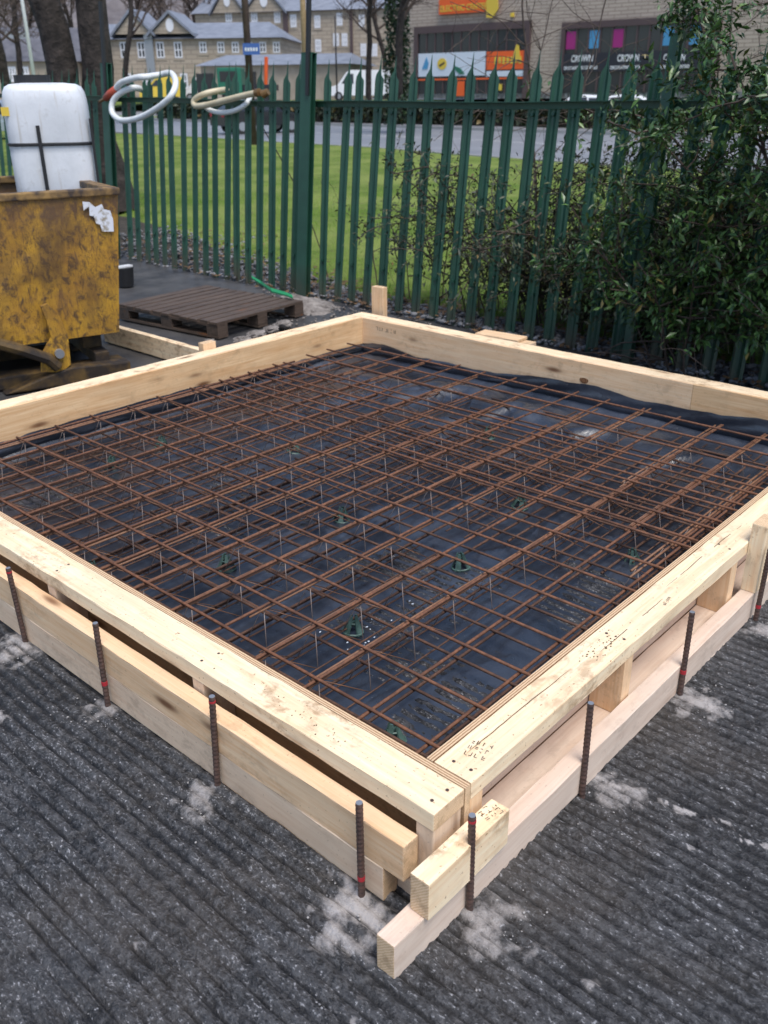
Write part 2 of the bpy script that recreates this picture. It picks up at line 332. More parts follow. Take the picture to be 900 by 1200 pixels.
# ================================================================== GROUND
def terrain():
    mb = MB(); mb.add([(-120, -120, -.03), (400, -120, -.03), (400, 400, -.03), (-120, 400, -.03)], [(0, 1, 2, 3)]); 
    tag(mb.build('ground', M['soil'], fix=False), kind='structure')
    mb = MB(); mb.add([(-12, -12, -.012), (4.35, -12, -.012), (4.75, 16, -.012), (-12, 16, -.012)], [(0, 1, 2, 3)])
    tag(mb.build('yard_concrete', M['concrete'], fix=False), kind='structure')
    # tamped slab round the formwork with real ridges, dust by every pin and small white splashes
    st = .0085; xs = np.arange(-1.75, 4.1, st); ys = np.arange(-1.75, 3.4, st); X, Y = np.meshgrid(xs, ys, indexing='ij')
    keep = (X < 1.2) | (Y < .5)
    wob = (fbm(X*1.7, Y*1.2, 3, 3)-.5)*.035+(fbm(X*9, Y*5, 21, 2)-.5)*.016
    ph = (X+wob)/.036; fr = ph-np.floor(ph); tri = np.clip(np.where(fr < .5, fr/.5, (1-fr)/.5)*2.0, 0, 1)
    amp = .45+.55*np.clip((fbm(X*2.3+9, Y*2.3, 8, 3)-.30)*3.2, 0, 1)
    lumps = fbm(X*34, Y*26, 13, 3)
    ridge = tri*amp*.88+lumps*.55-.14+(fbm(X*75, Y*50, 15, 3)-.42)*.45
    Z = ridge*.0190+(fbm(X*95, Y*95, 31, 2)-.5)*.0045+(fbm(X*3, Y*3, 41, 2)-.5)*.008-.006
    dust = np.zeros_like(X)
    PINS = [(-.185, 1.529), (-.195, 1.029), (-.19, .531), (-.196, .017), (-.068, -.181), (.401, -.177), (.951, -.182), (1.46, -.182)]
    for i, (px, py) in enumerate(PINS):
        side = (-.045, -.01) if i < 4 else (.0, -.06)
        if i == 5: side = (.06, -.05)
        if i == 4: side = (.01, -.055)
        a = math.radians(20*i); dx = X-px-side[0]; dy = Y-py-side[1]
        rx = dx*math.cos(a)+dy*math.sin(a); ry = -dx*math.sin(a)+dy*math.cos(a)
        w = (.115, .070) if i in (0, 3, 4, 5) else (.085, .06)
        d = np.sqrt((rx/w[0])**2+(ry/w[1])**2)+(fbm(X*26, Y*26, 60+i, 6)-.5)*2.6
        dust = np.maximum(dust, np.clip((1.45-d)*.75, 0, 1)*(.78+.22*np.cos(i*2.)))
        Z += np.clip(1.0-d, 0, 1)*.004
    # scraped white streak and splashes
    s = np.abs(X-.515-.03*np.sin(Y*9)-.012*np.sin(Y*37))/.007+(fbm(X*50, Y*38, 71, 5)-.47)*9
    dust = np.maximum(dust, np.clip(1.2-s, 0, 1)*((Y < -.17) & (Y > -.72))*.95)
    for (px, py, r_) in [(-.05, -.47, .02), (-.60, .28, .018), (.42, -.46, .018), (-.42, -.18, .016), (-.43, 1.22, .04)]:
        d = np.hypot((X-px)*.8, Y-py)/r_+(fbm(X*60, Y*60, 80, 3)-.5)*1.6; dust = np.maximum(dust, np.clip(1.3-d*1.6, 0, 1)*.8)
    g = fbm(X*11+3, Y*7, 91, 4); dust = np.maximum(dust, np.clip((g-.52)*1.6, 0, .30))
    # a sawn joint across the slab
    j = np.abs(Y-(.645-.12*(X+.5))-.006*np.sin(X*30)); jm = (X < -.12); Z -= np.where((j < .008) & jm, .008, 0); dust = np.maximum(dust, np.where((j > .010) & (j < .02) & jm, .33*fbm(X*30, Y*30, 99, 2)*1.4, 0))
    nx, ny = X.shape; idx = np.arange(nx*ny).reshape(nx, ny)
    F = np.stack([idx[:-1, :-1], idx[1:, :-1], idx[1:, 1:], idx[:-1, 1:]], -1).reshape(-1, 4)
    kc = (keep[:-1, :-1]).reshape(-1); F = F[kc]
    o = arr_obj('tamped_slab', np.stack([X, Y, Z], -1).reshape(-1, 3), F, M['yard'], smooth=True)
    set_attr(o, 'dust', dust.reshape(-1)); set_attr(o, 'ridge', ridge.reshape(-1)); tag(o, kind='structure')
    # lawn
    xs = np.concatenate([np.arange(4.3, 9, .12), np.arange(9, 24.5, .6)]); ys = np.concatenate([np.arange(-40, -2, 3.), np.arange(-2, 14, .12), np.arange(14, 110, 3.)])
    X, Y = np.meshgrid(xs, ys, indexing='ij'); edge = 4.62+np.clip((Y-4.6)*.32, 0, 3.2)*(Y < 15)+(fbm(X*2, Y*2, 5, 3)-.5)*.5
    Z = np.clip((X-edge)*.25, -.05, .05)+(fbm(X*.9, Y*.9, 6, 3)-.5)*.07-.01
    roadx = np.interp(Y, [-40, 9.58, 15.9, 20.1, 24.6, 36.1, 51.4, 110], [13., 19.1, 20.5, 21.8, 22.3, 24.3, 25.7, 29]); Xr = np.minimum(X, roadx-.05)
    nx, ny = X.shape; idx = np.arange(nx*ny).reshape(nx, ny); F = np.stack([idx[:-1, :-1], idx[1:, :-1], idx[1:, 1:], idx[:-1, 1:]], -1).reshape(-1, 4)
    o = arr_obj('lawn', np.stack([Xr, Y, Z], -1).reshape(-1, 3), F, M['grass'], smooth=True); tag(o, kind='structure')
terrain()
# ================================================================== FORMWORK
H = .277
def timber(name, p0, L, ax, wy, hz, mat, parent=None, loc=(0, 0, 0), bevel=.003, tilt=0.):
    """a board L long from p0 along ax ('x','y','z'); wy x hz is its section. Grain follows its length."""
    mb = MB(); mb.box(0, L, 0, wy, 0, hz)
    o = mb.build(name, [mat, M['end']], parent)
    bm = bmesh.new(); bm.from_mesh(o.data)
    if bevel:
        bmesh.ops.bevel(bm, geom=list(bm.edges), offset=bevel, segments=2, affect='EDGES', profile=.6)
        n = int(L/.07); r = random.Random(int(L*1000)+len(bm.verts)+int(abs(p0[0])*977+abs(p0[1])*313))
        for i in range(1, n): bmesh.ops.bisect_plane(bm, geom=list(bm.verts)+list(bm.edges)+list(bm.faces), plane_co=(L*i/n+r.uniform(-.01, .01), 0, 0), plane_no=(1, 0, 0))
        for q in bm.verts:
            if .004 < q.co.x < L-.004:
                e_ = .0011 if min(q.co.y, wy-q.co.y) < bevel*1.1 and min(q.co.z, hz-q.co.z) < bevel*1.1 else .0004
                q.co.y += r.uniform(-e_, e_); q.co.z += r.uniform(-e_, e_)*.8
    for f in bm.faces:
        f.normal_update()
        if abs(f.normal.x) > .9: f.material_index = 1
    bm.to_mesh(o.data); bm.free()
    p = Vector(p0)-Vector(loc); o.location = p
    if ax == 'y': o.rotation_euler = (0, 0, math.pi/2)          # local y -> -x
    if ax == 'z': o.rotation_euler = (0, -math.pi/2, 0)         # local x -> z, local z -> -x
    return o
def panel(name, label, base):
    e = empty(name, base); tag(e, label, 'formwork panel', 'formwork panels round the slab pit'); return e
# near left panel: runs along y, outer side at x=-.125
B = (0, 0, 0)
pl = panel('formwork_panel', 'near left side of the timber formwork, its pale top rail speckled with dirt', (0, 0, 0))
timber('top_rail', (-.0225, -.125, .230), 3.26, 'y', .1025, .047, M['wood_top'], pl)
timber('plywood_face', (-.002, -.125, .0), 3.26, 'y', .018, .2755, M['ply_edge'], pl, bevel=0)
def ply_skin(x0, x1, y0, y1, z0, z1, parent, name='plywood_back', mat='ply_old'):
    L = max(x1-x0, y1-y0); o = MB().box(0, L, 0, min(x1-x0, y1-y0), z0, z1).build(name, M[mat], parent)
    if y1-y0 > x1-x0: o.rotation_euler = (0, 0, math.pi/2); o.location = (x1, y0, 0)
    else: o.location = (x0, y0, 0)
    return o
ply_skin(-.026, -.0225, -.075, 3.1, .048, .2295, pl)
timber('bottom_plate', (-.028, -.125, .0), 3.26, 'y', .097, .047, M['wood_side'], pl)
for y in (-.122, .645, 1.385, 2.12, 2.86): timber('stud', (-.028, y, .0475), .182, 'z', .047, .094, M['wood_side'], pl)
# near right panel: along x, outer side at y=-.125
pr = panel('formwork_panel', 'near right side of the timber formwork, its top rail stained with mud', (0, 0, 0))
timber('top_rail', (.0005, -.125, .230), 3.046, 'x', .1025, .0465, M['wood_top'], pr)
o = timber('plywood_face', (.0005, -.020, .0), 3.03, 'x', .018, .2755, M['ply_edge'], pr, bevel=0)
ply_skin(.03, 3.1, -.026, -.0225, .048, .2295, pr, mat='wood_pink')
timber('bottom_plate', (.0005, -.125, .0), 3.046, 'x', .097, .047, M['wood_pink'], pr)
for x in (.048, .737, 1.44, 2.14, 2.84): timber('stud', (x, -.1235, .0475), .182, 'z', .095, .047, M['wood'], pr)
# far left and far right panels
fl = panel('formwork_panel', 'timber formwork side beside the yellow skip, its orange plywood face above the black sheet', (0, 3.04, 0))
timber('plywood_face', (.0005, 3.04, .0), 3.029, 'x', .018, .2755, M['ply'], fl, (0, 3.04, 0), bevel=.001)
timber('top_rail', (.0005, 3.0585, .230), 3.029, 'x', .105, .047, M['wood_top'], fl, (0, 3.04, 0))
timber('bottom_plate', (.0005, 3.0585, .0), 3.029, 'x', .1, .047, M['wood_side'], fl, (0, 3.04, 0))
for x in (.1, .8, 1.5, 2.2, 2.9): timber('stud', (x+.047, 3.0595, .0475), .182, 'z', .095, .047, M['wood_side'], fl, (0, 3.04, 0))
fr = panel('formwork_panel', 'timber formwork side along the green fence, showing a big brown knot', (3.03, 0, 0))
timber('plywood_face', (3.048, -.1, .0), .86, 'y', .018, .2755, M['ply'], fr, (3.03, 0, 0), bevel=.0015)
timber('plywood_face', (3.048, .7615, .0), 2.40, 'y', .018, .2755, M['wood'], fr, (3.03, 0, 0), bevel=.0015)
timber('top_rail', (3.152, -.1, .230), 3.26, 'y', .1035, .047, M['wood_top'], fr, (3.03, 0, 0))
timber('bottom_plate', (3.152, -.1, .0), 3.26, 'y', .1, .047, M['wood_side'], fr, (3.03, 0, 0))
for y in (.2, .9, 1.6, 2.3, 3.0): timber('stud', (3.15, y, .0475), .182, 'z', .047, .095, M['wood_side'], fr, (3.03, 0, 0))
# the big knot and a few printed or pencilled marks
km = Mat('knot_wood', rough=.6); kv = km.coord('Object', (1, 1, 1)); kw = km.new('ShaderNodeTexWave', wave_type='RINGS', rings_direction='X'); km.l.new(kv, kw.inputs['Vector']); km.setin(kw, Scale=26., Distortion=2.5, Detail=2.)
km.col(km.mix(kw.outputs['Fac'], (.10, .04, .015), (.30, .14, .06)))
mb = MB(); kp = [(.026*math.cos(a)*(1+.12*math.sin(3*a)), .017*math.sin(a)*(1+.1*math.cos(2*a))) for a in [i*math.pi/12 for i in range(24)]]
mb.prism(kp, 0, .0022, 'x'); mb.build('knot', km.m, fr, (-.0020, 1.375, .175))
knot2 = [(.070*math.cos(a), .030*math.sin(a)) for a in [i*math.pi/12 for i in range(24)]]
def glyphs(parent, loc, rz, n, h, mat, rows=1, name='stamp_mark', tiltx=0., seed=1):
    r = random.Random(seed); mb = MB(); pos = 0.
    for row in range(rows):
        pos = r.random()*h
        for k in range(n):
            w = h*r.uniform(.35, .6); x = pos; y = -row*h*1.8
            for _ in range(r.choice((2, 3, 3))):
                if r.random() < .5: a = x+r.choice((0, w)); mb.box(a-h*.07, a+h*.07, y, y+h, 0, .0006)
                else: b = y+r.choice((0, h*.5, h*.92)); mb.box(x, x+w, b-h*.06, b+h*.06, .0001, .0007)
            pos += w+h*r.uniform(.35, .9)
    o = mb.build(name, mat, parent, loc, fix=True); o.rotation_euler = (tiltx, 0, rz); return o
ink = simple_noise('faded_black_ink', (.05, .045, .04), (.30, .25, .20), 90, .7, 0)
glyphs(pr, (.105, -.045, .2774), math.radians(-75), 4, .012, ink, 3, seed=3)
glyphs(pr, (.95, -.105, .2774), math.radians(10), 6, .008, ink, 1, seed=4)
glyphs(fr, (-.0008, 2.93, .215), -math.pi/2, 7, .022, ink, 1, tiltx=math.pi/2, seed=5)
# mud and bruises on the right rail
mud = simple_noise('dried_mud', (.05, .035, .02), (.20, .14, .08), 60, .9, .6, .003)
def splat(name, n, cx, cy, sx, sy, z, mat, seed, parent=None, loc=(0, 0, 0), smin=.002, smax=.007):
    r = random.Random(seed); mb = MB()
    for _ in range(n):
        x = r.gauss(cx, sx)-loc[0]; y = r.gauss(cy, sy)-loc[1]; s = r.uniform(smin, smax); k = r.randint(5, 7); a0 = r.random()*6
        ring = [(x+s*r.uniform(.6, 1.3)*math.cos(a0+2*math.pi*i/k), y+s*r.uniform(.4, .9)*math.sin(a0+2*math.pi*i/k)) for i in range(k)]
        mb.prism(ring, z, z+.0008+s*.12)
    return mb.build(name, mat, parent)
tag(splat('mud_flecks', 45, .66, -.07, .055, .016, .2763, mud, 5, pr, smin=.0008, smax=.004), kind='stuff')
tag(splat('mud_flecks', 30, -.075, .28, .012, .14, .2771, mud, 6, pl, smin=.0008, smax=.0026), kind='stuff')
# screw heads over the studs and the long drying crack in the right rail
def screws(parent, pts, z, loc=(0, 0, 0)):
    for (x, y) in pts: MB().tube([(0, 0, -.001), (0, 0, .0008)], .0042, 10).build('screw_head', M['pin'], parent, (x-loc[0], y-loc[1], z-loc[2]))
screws(pl, [(-.05, -.10), (-.095, -.095), (-.05, .665), (-.10, .672), (-.052, 1.41), (-.098, 1.40), (-.05, 2.14)], H)
screws(pr, [(.03, -.055), (.033, -.10), (.71, -.05), (.715, -.10), (1.42, -.06), (1.41, -.10)], .2766)
rc = random.Random(8)
for (xa, xb, yc) in ((.07, .50, -.060), (.62, .98, -.082), (1.05, 1.62, -.058)):
    mb = MB(); n = int((xb-xa)/.02); V = []; F = []; y = yc
    for i in range(n+1):
        y += rc.uniform(-.0011, .0011); w = .0011*math.sin(math.pi*i/n)**.5+.0002; V += [(xa+i*.02, y-w, .2768), (xa+i*.02, y+w, .2768), (xa+i*.02, y+w, .2762), (xa+i*.02, y-w, .2762)]
    for i in range(n): F += [(i*4+k, i*4+(k+1) % 4, i*4+4+(k+1) % 4, i*4+4+k) for k in range(4)]
    mb.add(V, F); mb.build('crack', mud, pr)
# kickers
GK = 'kicker rails pinned outside the formwork'
def rail(label, *a):
    o = timber('kicker_rail', *a); tag(o, label, 'timber rail', GK); return o
rail('upper rail of the stacked pair along the left formwork side', (-.1275, -.086, .1005), 3.3, 'y', .047, .0995, M['wood'])
rail('lower rail of the stacked pair, on the ground along the left formwork side', (-.1275, -.028, .001), 3.3, 'y', .047, .099, M['wood_side'])
rail('long rail on the ground along the right formwork side, its end nearest the viewer', (-.305, -.1745, .001), 3.5, 'x', .047, .099, M['wood_pink'])
o = timber('timber_block', (-.215, -.187, .1005), .277, 'x', .049, .0995, M['wood_top']); tag(o, 'short stamped timber block lying on the near end of the right kicker rail', 'timber block')
glyphs(o, (.225, .012, .1), math.radians(80), 3, .010, ink, 3, seed=9)
for (x, y, w, d, z0, z1, name, lab, cat) in [
    (1.50, -.177, .098, .05, .1005, .345, 'timber_stake', 'stained stake standing on the right kicker rail by the right picture edge', 'stake'),
    (3.205, 3.02, .047, .1, 0, .445, 'timber_stake', 'pale timber stake standing behind the far corner of the formwork', 'stake'),
    (1.83, 3.168, .09, .047, 0, .315, 'timber_stake', 'short timber stake against the outside of the formwork beside the skip', 'stake')]:
    mat = M['wood_top'] if z0 else M['wood']
    o = timber(name, (x+w, y, z0), z1-z0, 'z', d, w, mat); tag(o, lab, cat, 'timber stakes bracing the formwork')
o = timber('timber_plank', (2.20, 3.165, .0), 1.62, 'y', .047, .13, M['wood_top']); tag(o, 'pale timber plank on edge running back from the formwork past the skip corner', 'plank')
o = timber('timber_offcut', (3.30, 1.93, .262), .30, 'y', .12, .018, M['wood']); o.rotation_euler[2] += math.radians(4); tag(o, 'thin pale offcut lying on top of a brace behind the far right formwork side', 'offcut')
o = timber('timber_brace', (3.29, 1.86, .0), .26, 'z', .10, .10, M['wood_side']); tag(o, 'timber brace block standing against the outside of the far right formwork side', 'brace block')
# ================================================================== PINS
PINL = ['leftmost steel pin beside the stacked rails', 'second steel pin from the left along the stacked rails',
 'third steel pin from the left along the stacked rails, its top end red', 'steel pin nearest the sawn end of the stacked rails, red band near its foot',
 'nearest steel pin, standing beside the short offcut on the right kicker rail', 'second steel pin along the right kicker rail, beside the white scraped streak, with a red top of the foot',
 'third steel pin along the right kicker rail, between the stud and the tall stake', 'steel pin beside the tall stake at the right picture edge']
PINL[5] = 'second pin along the right kicker rail, beside the white scraped streak'
pins = [((-.185, 1.529), (-.003, .006), 'top'), ((-.195, 1.029), (.012, .016), 'mid'), ((-.19, .531), (.014, .002), 'top'), ((-.196, .017), (-.003, -.002), 'low'),
        ((-.068, -.184), (-.004, .002), 'top'), ((.401, -.184), (.012, .010), 'none'), ((.951, -.186), (.018, .010), 'mid'), ((1.50, -.194), (.0, -.002), 'low')]
for i, ((x, y), (tx, ty), mk) in enumerate(pins):
    e = empty('steel_pin', (x, y, 0)); tag(e, PINL[i], 'steel pin', 'steel pins round the formwork'); L = .275
    n = 46; pts = [(tx*k/n, ty*k/n, -.01+(L+.01)*k/n) for k in range(n+1)]; rad = [.0076+(.0011 if k % 2 else 0) for k in range(n+1)]
    MB().tube(pts, rad, 12).build('bar', M['pin'], e, smooth=False)
    MB().tube([(tx, ty, L-.001), (tx, ty, L+.0012)], .0074, 12).build('cut_end', M['metal'], e)
    if mk != 'none':
        f = {'top': .95, 'mid': .30, 'low': .22}[mk]; hb = .0025 if mk == 'top' else .006
        MB().tube([(tx*f, ty*f, L*f-hb), (tx*f, ty*f, L*f+hb)], .0089, 12).build('red_mark', M['red_paint'], e)
# ================================================================== MEMBRANE
def liner():
    hl = [(0.0, .12), (.35, .122), (.51, .127), (.57, .122), (.7, .133), (.8, .132), (1.0, .135), (1.13, .136), (1.49, .133), (1.9, .124), (2.3, .112), (2.82, .113), (3.03, .112)]
    hr = [(0.0, .19), (.42, .178), (.6, .154), (.75, .15), (.93, .144), (1.06, .138), (1.15, .153), (1.29, .163), (1.73, .141), (1.98, .109), (2.21, .103), (2.33, .109), (2.57, .098), (2.85, .133), (3.04, .112)]
    W, D = 3.024, 3.034; s = .018
    u = np.arange(0, 1.0001, 1/170.)
    X = u*W; X[0] = .004; Y = u*D; Y[0] = .004
    gx, gy = np.meshgrid(X, Y, indexing='ij')
    z = .006+np.abs(fbm(gx*2.2+gy*1.5, gy*2.6-gx, 201, 3)-.5)*.055
    # folds: sharp creases running in from the far right side
    def crease(ax, ay, bx, by, w, h):
        d = np.array([bx-ax, by-ay]); L = np.hypot(*d); d /= L; t = (gx-ax)*d[0]+(gy-ay)*d[1]; n = -(gx-ax)*d[1]+(gy-ay)*d[0]
        n = n+.02*np.sin(t*9); return h*np.exp(-(n/w)**2)*np.clip(np.minimum(t/.1, (L-t)/.15), 0, 1)
    for c in [(2.3, 1.9, 3.0, 1.35, .05, .035), (2.4, 2.4, 3.0, 1.75, .06, .04), (2.5, 1.25, 3.0, .75, .05, .035), (1.1, .9, 1.9, .35, .018, .02), (.4, 1.5, 1.5, 1.35, .02, .018), (.5, 2.3, 1.1, 1.2, .018, .018), (2.0, .95, 2.75, .55, .025, .03), (1.9, 2.6, 3.0, 2.1, .05, .035), (2.5, 1.5, 3.0, 1.5, .08, .03),
              (.2, 2.9, 1.6, 2.4, .03, .022), (.6, 1.0, 1.5, 1.9, .02, .014), (1.2, .4, 2.1, 1.1, .02, .014), (.1, .5, .9, .25, .02, .012), (1.6, 2.8, 2.0, 1.6, .025, .018)]:
        z = np.maximum(z, z*.5+crease(*c))
    edge = np.minimum(np.minimum(gx, W-gx), np.minimum(gy, D-gy)); z = z+np.clip(1-edge/.09, 0, 1)**2*.04
    rz_ = np.clip(1-(W-gx)/.55, 0, 1); z = z+np.exp(-((gx-2.70-.05*np.sin(gy*4))/.13)**2)*(.025+.03*vnoise(gy*2.3+3, gx*0, 77))*np.clip(gy/.4, 0, 1)
    n = len(u); V = [np.stack([gx, gy, z], -1).reshape(-1, 3)]; idx = np.arange(n*n).reshape(n, n)
    F = [np.stack([idx[:-1, :-1], idx[1:, :-1], idx[1:, 1:], idx[:-1, 1:]], -1).reshape(-1, 4)]; off = n*n
    def wall(line_idx, fx, fy, hts, inx, iny):
        nonlocal off
        K = 9; bx = V[0][line_idx, 0]; by = V[0][line_idx, 1]; bz = V[0][line_idx, 2]; par = bx if abs(iny) else by
        top = np.interp(par, [a for a, b in hts], [b for a, b in hts])+(vnoise(par*17, par*0, 5)-.5)*.008
        rows = []
        for k in range(K+1):
            t = k/K; puff = .006+.016*np.abs(np.sin(par*7+k*.5))*(1-t)*t*4*vnoise(par*5, par*0+k*.3, 9)
            zz = bz*(1-t)+top*t; rows.append(np.stack([bx+inx*puff*(k > 0), by+iny*puff*(k > 0), zz], -1))
        rows = np.array(rows); m = rows.shape[1]; V.append(rows.reshape(-1, 3)); id2 = off+np.arange((K+1)*m).reshape(K+1, m)
        F.append(np.stack([id2[:-1, :-1], id2[1:, :-1], id2[1:, 1:], id2[:-1, 1:]], -1).reshape(-1, 4)); off += (K+1)*m
    wall(idx[:, -1], 0, 0, hl, 0, -1); wall(idx[-1, :], 0, 0, hr, -1, 0)
    wall(idx[:, 0], 0, 0, [(0, .15), (3.03, .15)], 0, 1); wall(idx[0, :], 0, 0, [(0, .15), (3.03, .15)], 1, 0)
    o = arr_obj('polythene_sheet', np.concatenate(V), np.concatenate(F), M['membrane'], smooth=True)
    tag(o, 'crumpled shiny black polythene sheet lining the pit inside the timber formwork', 'polythene sheet')
liner()
# ================================================================== REINFORCEMENT
def bar_mesh(L, rad, n=6):
    mb = MB(); k = max(2, int(L/.3)); mb.tube([(L*i/k, 0, 0) for i in range(k+1)], rad, n); return mb
def sheet(label, x0, x1, y0, y1, xs, ys, zx, zy, rad, mat, skew=0.):
    """xs: positions of bars running along y; ys: positions of bars running along x"""
    e = empty('reinforcement_mesh', (x0, y0, zx)); tag(e, label, 'steel mesh', 'rusty reinforcement mesh sheets'); e.rotation_euler = (0, 0, skew)
    r = random.Random(len(label)); first = {}
    for kind, arr, L in (('y', xs, y1-y0), ('x', ys, x1-x0)):
        for p in arr:
            if kind not in first:
                first[kind] = bar_mesh(L, rad).build('bar', mat, e, smooth=True); o = first[kind]
            else: o = first[kind].copy(); COL.objects.link(o); o.parent = e
            j = r.uniform(-.004, .004)
            if kind == 'y': o.location = (p-x0+j, r.uniform(-.03, .01), zy-zx); o.rotation_euler = (0, r.uniform(-.0006, .0006), math.pi/2+r.uniform(-.0012, .0012))
            else: o.location = (r.uniform(-.03, .01), p-y0+j, 0); o.rotation_euler = (0, 0, r.uniform(-.0012, .0012))
    return e
R5 = .0053
g = lambda a, b, s=.2: [a+s*i for i in range(int((b-a)/s+1.001))]
sheet('upper sheet of rusty steel mesh covering the left and near part of the pit', .06, 2.32, .05, 2.93, g(.14, 2.3), g(.11, 2.92), .160, .1705, R5, M['rebar'])
sheet('upper sheet of rusty steel mesh lapped over the first along the far right', 1.55, 2.90, .08, 2.90, [1.585, 1.785, 1.985, 2.185, 2.385, 2.56, 2.74], [.135+.2*i for i in range(14)], .150, .1815, R5, M['rebar'])
sheet('lower dark steel mesh sheet in the near left part of the pit', .06, 2.2, .05, 1.95, g(.2, 2.1), g(.17, 1.9), .052, .062, R5, M['rebar_low'], .004)
sheet('lower dark steel mesh sheet in the far part of the pit', .10, 2.92, 1.62, 2.95, g(.24, 2.86), g(1.70, 2.9), .050, .0725, R5, M['rebar_low'], -.005)
sheet('lower lap sheet of steel mesh along the left formwork side of the pit', .10, 1.25, .9, 2.9, g(.17, 1.2, .2), g(.98, 2.85), .040, .080, R5, M['rebar_low'], .009)
sheet('small lower lap sheet of steel mesh in the near right part of the pit', 1.4, 2.92, .06, 1.75, g(1.52, 2.9), g(.12, 1.7), .0445, .068, R5, M['rebar_low'], .006)
def chair(x0, y, L, lab, zt=.1475, zb=.034):
    e = empty('wire_mesh_spacer', (x0, y, 0)); tag(e, lab, 'wire spacer', 'lattice wire spacers holding up the top mesh')
    tx = bar_mesh(L, .0045).build('top_wire', M['chair_wire'], e, (0, -.009, zt), smooth=True); bar_mesh(L*.93, .0045).build('top_wire', M['chair_wire'], e, (.04, .008, zt+.001), smooth=True)
    for s in (-1, 1):
        bar_mesh(L, .003).build('bottom_wire', M['rebar_low'], e, (0, s*.045, zb), smooth=True)
        mb = MB(); n = int((L-.05)/.2)
        for k in range(n):
            x = .03+k*.2; q = [(x, s*.045, zb), (x+.035, s*.003, zt), (x+.2, s*.045, zb)]
            mb.tube(q[:2], .0016, 5, mi=0); mb.tube(q[1:], .0015, 5, mi=1)
        mb.build('zigzag_wire', [M['wire'], M['chair_wire']], e, smooth=True)
CH = [(.10, .52, 1.9), (.08, .72, .9), (.12, 1.12, 2.6), (.08, 1.325, 2.0), (.08, 1.515, 2.4), (.10, 1.72, 2.0), (.08, 1.925, 2.7), (.16, 2.125, 2.0), (.1, 2.33, 2.7), (.5, 2.53, 2.1), (.1, 2.73, 2.2), (.3, 2.9, 2.5),
      (1.3, .92, 1.6), (1.55, .33, 1.35), (1.9, .55, 1.0), (1.25, .16, 1.5), (.25, .92, .9)]
for i, (x, y, L) in enumerate(CH):
    chair(x, y, L, 'zigzag wire spacer under the top mesh, %s' % (
        ['second row from the near corner', 'short row in the near left third', 'long row crossing the middle of the pit', 'row just left of the longest middle one', 'longer row left of centre', 'row under a thick looking bar left of centre', 'left half row nearly reaching the far right side', 'row in the left half beside the longest one', 'very long row near the skip side', 'row by the skip side starting further in', 'second row from the skip side', 'row closest to the skip side panel', 'row right of centre that starts in mid pit', 'row near the tall stake at the right', 'shortest row at the right, below the crumpled sheet', 'row closest to the right formwork side', 'short row between the near corner and the middle'][i]))
# green plastic block spacers
def spacer_mesh():
    mb = MB(); r = random.Random(2)
    for a in range(4):
        c, s = math.cos(a*math.pi/2), math.sin(a*math.pi/2); q = lambda x, y, z: (x*c-y*s, x*s+y*c, z)
        v = [q(.030, -.012, 0), q(.036, -.012, 0), q(.036, .012, 0), q(.030, .012, 0), q(.012, -.007, .040), q(.017, -.007, .042), q(.017, .007, .042), q(.012, .007, .040)]
        mb.add(v, [(0,3,2,1),(4,5,6,7),(0,1,5,4),(1,2,6,5),(2,3,7,6),(3,0,4,7)])
        mb.add([q(.012, -.007, .040), q(.017, -.007, .042), q(.017, .007, .042), q(.012, .007, .040), q(.008, -.004, .060), q(.013, -.004, .060), q(.013, .004, .060), q(.008, .004, .060)], [(0,3,2,1),(4,5,6,7),(0,1,5,4),(1,2,6,5),(2,3,7,6),(3,0,4,7)])
    mb.tube([(.034*math.cos(t), .034*math.sin(t), .004) for t in [i*math.pi/6 for i in range(13)]], .004, 5)
    mb.tube([(.016*math.cos(t), .016*math.sin(t), .036) for t in [i*math.pi/6 for i in range(13)]], .003, 5)
    mb.box(-.012, .012, -.004, .004, .030, .040)
    return mb
sp0 = spacer_mesh().build('plastic_spacer', M['green_plastic'], None, (.55, .76, .01))
SPL = [((.55, .76), 'green plastic spacer beside white plaster flecks'), ((.55, 1.41), 'green plastic spacer left of the pit centre near the left panel'), ((1.13, 1.38), 'green plastic spacer in the very middle of the pit'), ((.23, .30), 'green plastic spacer closest to the near corner of the pit'),
  ((.19, 1.74), 'green plastic spacer beside the left formwork side above the second pin'), ((1.72, .90), 'green plastic spacer right of centre by a row of bars'), ((1.13, .76), 'green plastic spacer between the centre and the right formwork side'), ((.82, 2.6), 'green plastic spacer in the far left part near the skip side'), ((1.14, 2.65), 'second green plastic spacer near the skip side panel, further back'), ((1.58, .30), 'green plastic spacer by the right formwork side before the tall stake'), ((1.53, 2.1), 'green plastic spacer in the back half of the pit left of centre'), ((2.32, 1.5), 'green plastic spacer in the back half of the pit under the lapped mesh')]
for i, ((x, y), lab) in enumerate(SPL):
    o = sp0 if i == 0 else sp0.copy()
    if i: COL.objects.link(o)
    o.location = (x, y, .012); o.rotation_euler = (.1*math.sin(i*3), .12*math.cos(i*5), i*1.1); tag(o, lab, 'plastic spacer', 'green plastic spacers under the mesh')
sp = splat('plaster_flecks', 26, .62, .70, .10, .045, .030, M['banner_white'], 12, smin=.0015, smax=.006); tag(sp, 'white plaster flecks scattered on the black sheet by a green spacer', 'flecks', kind='stuff')
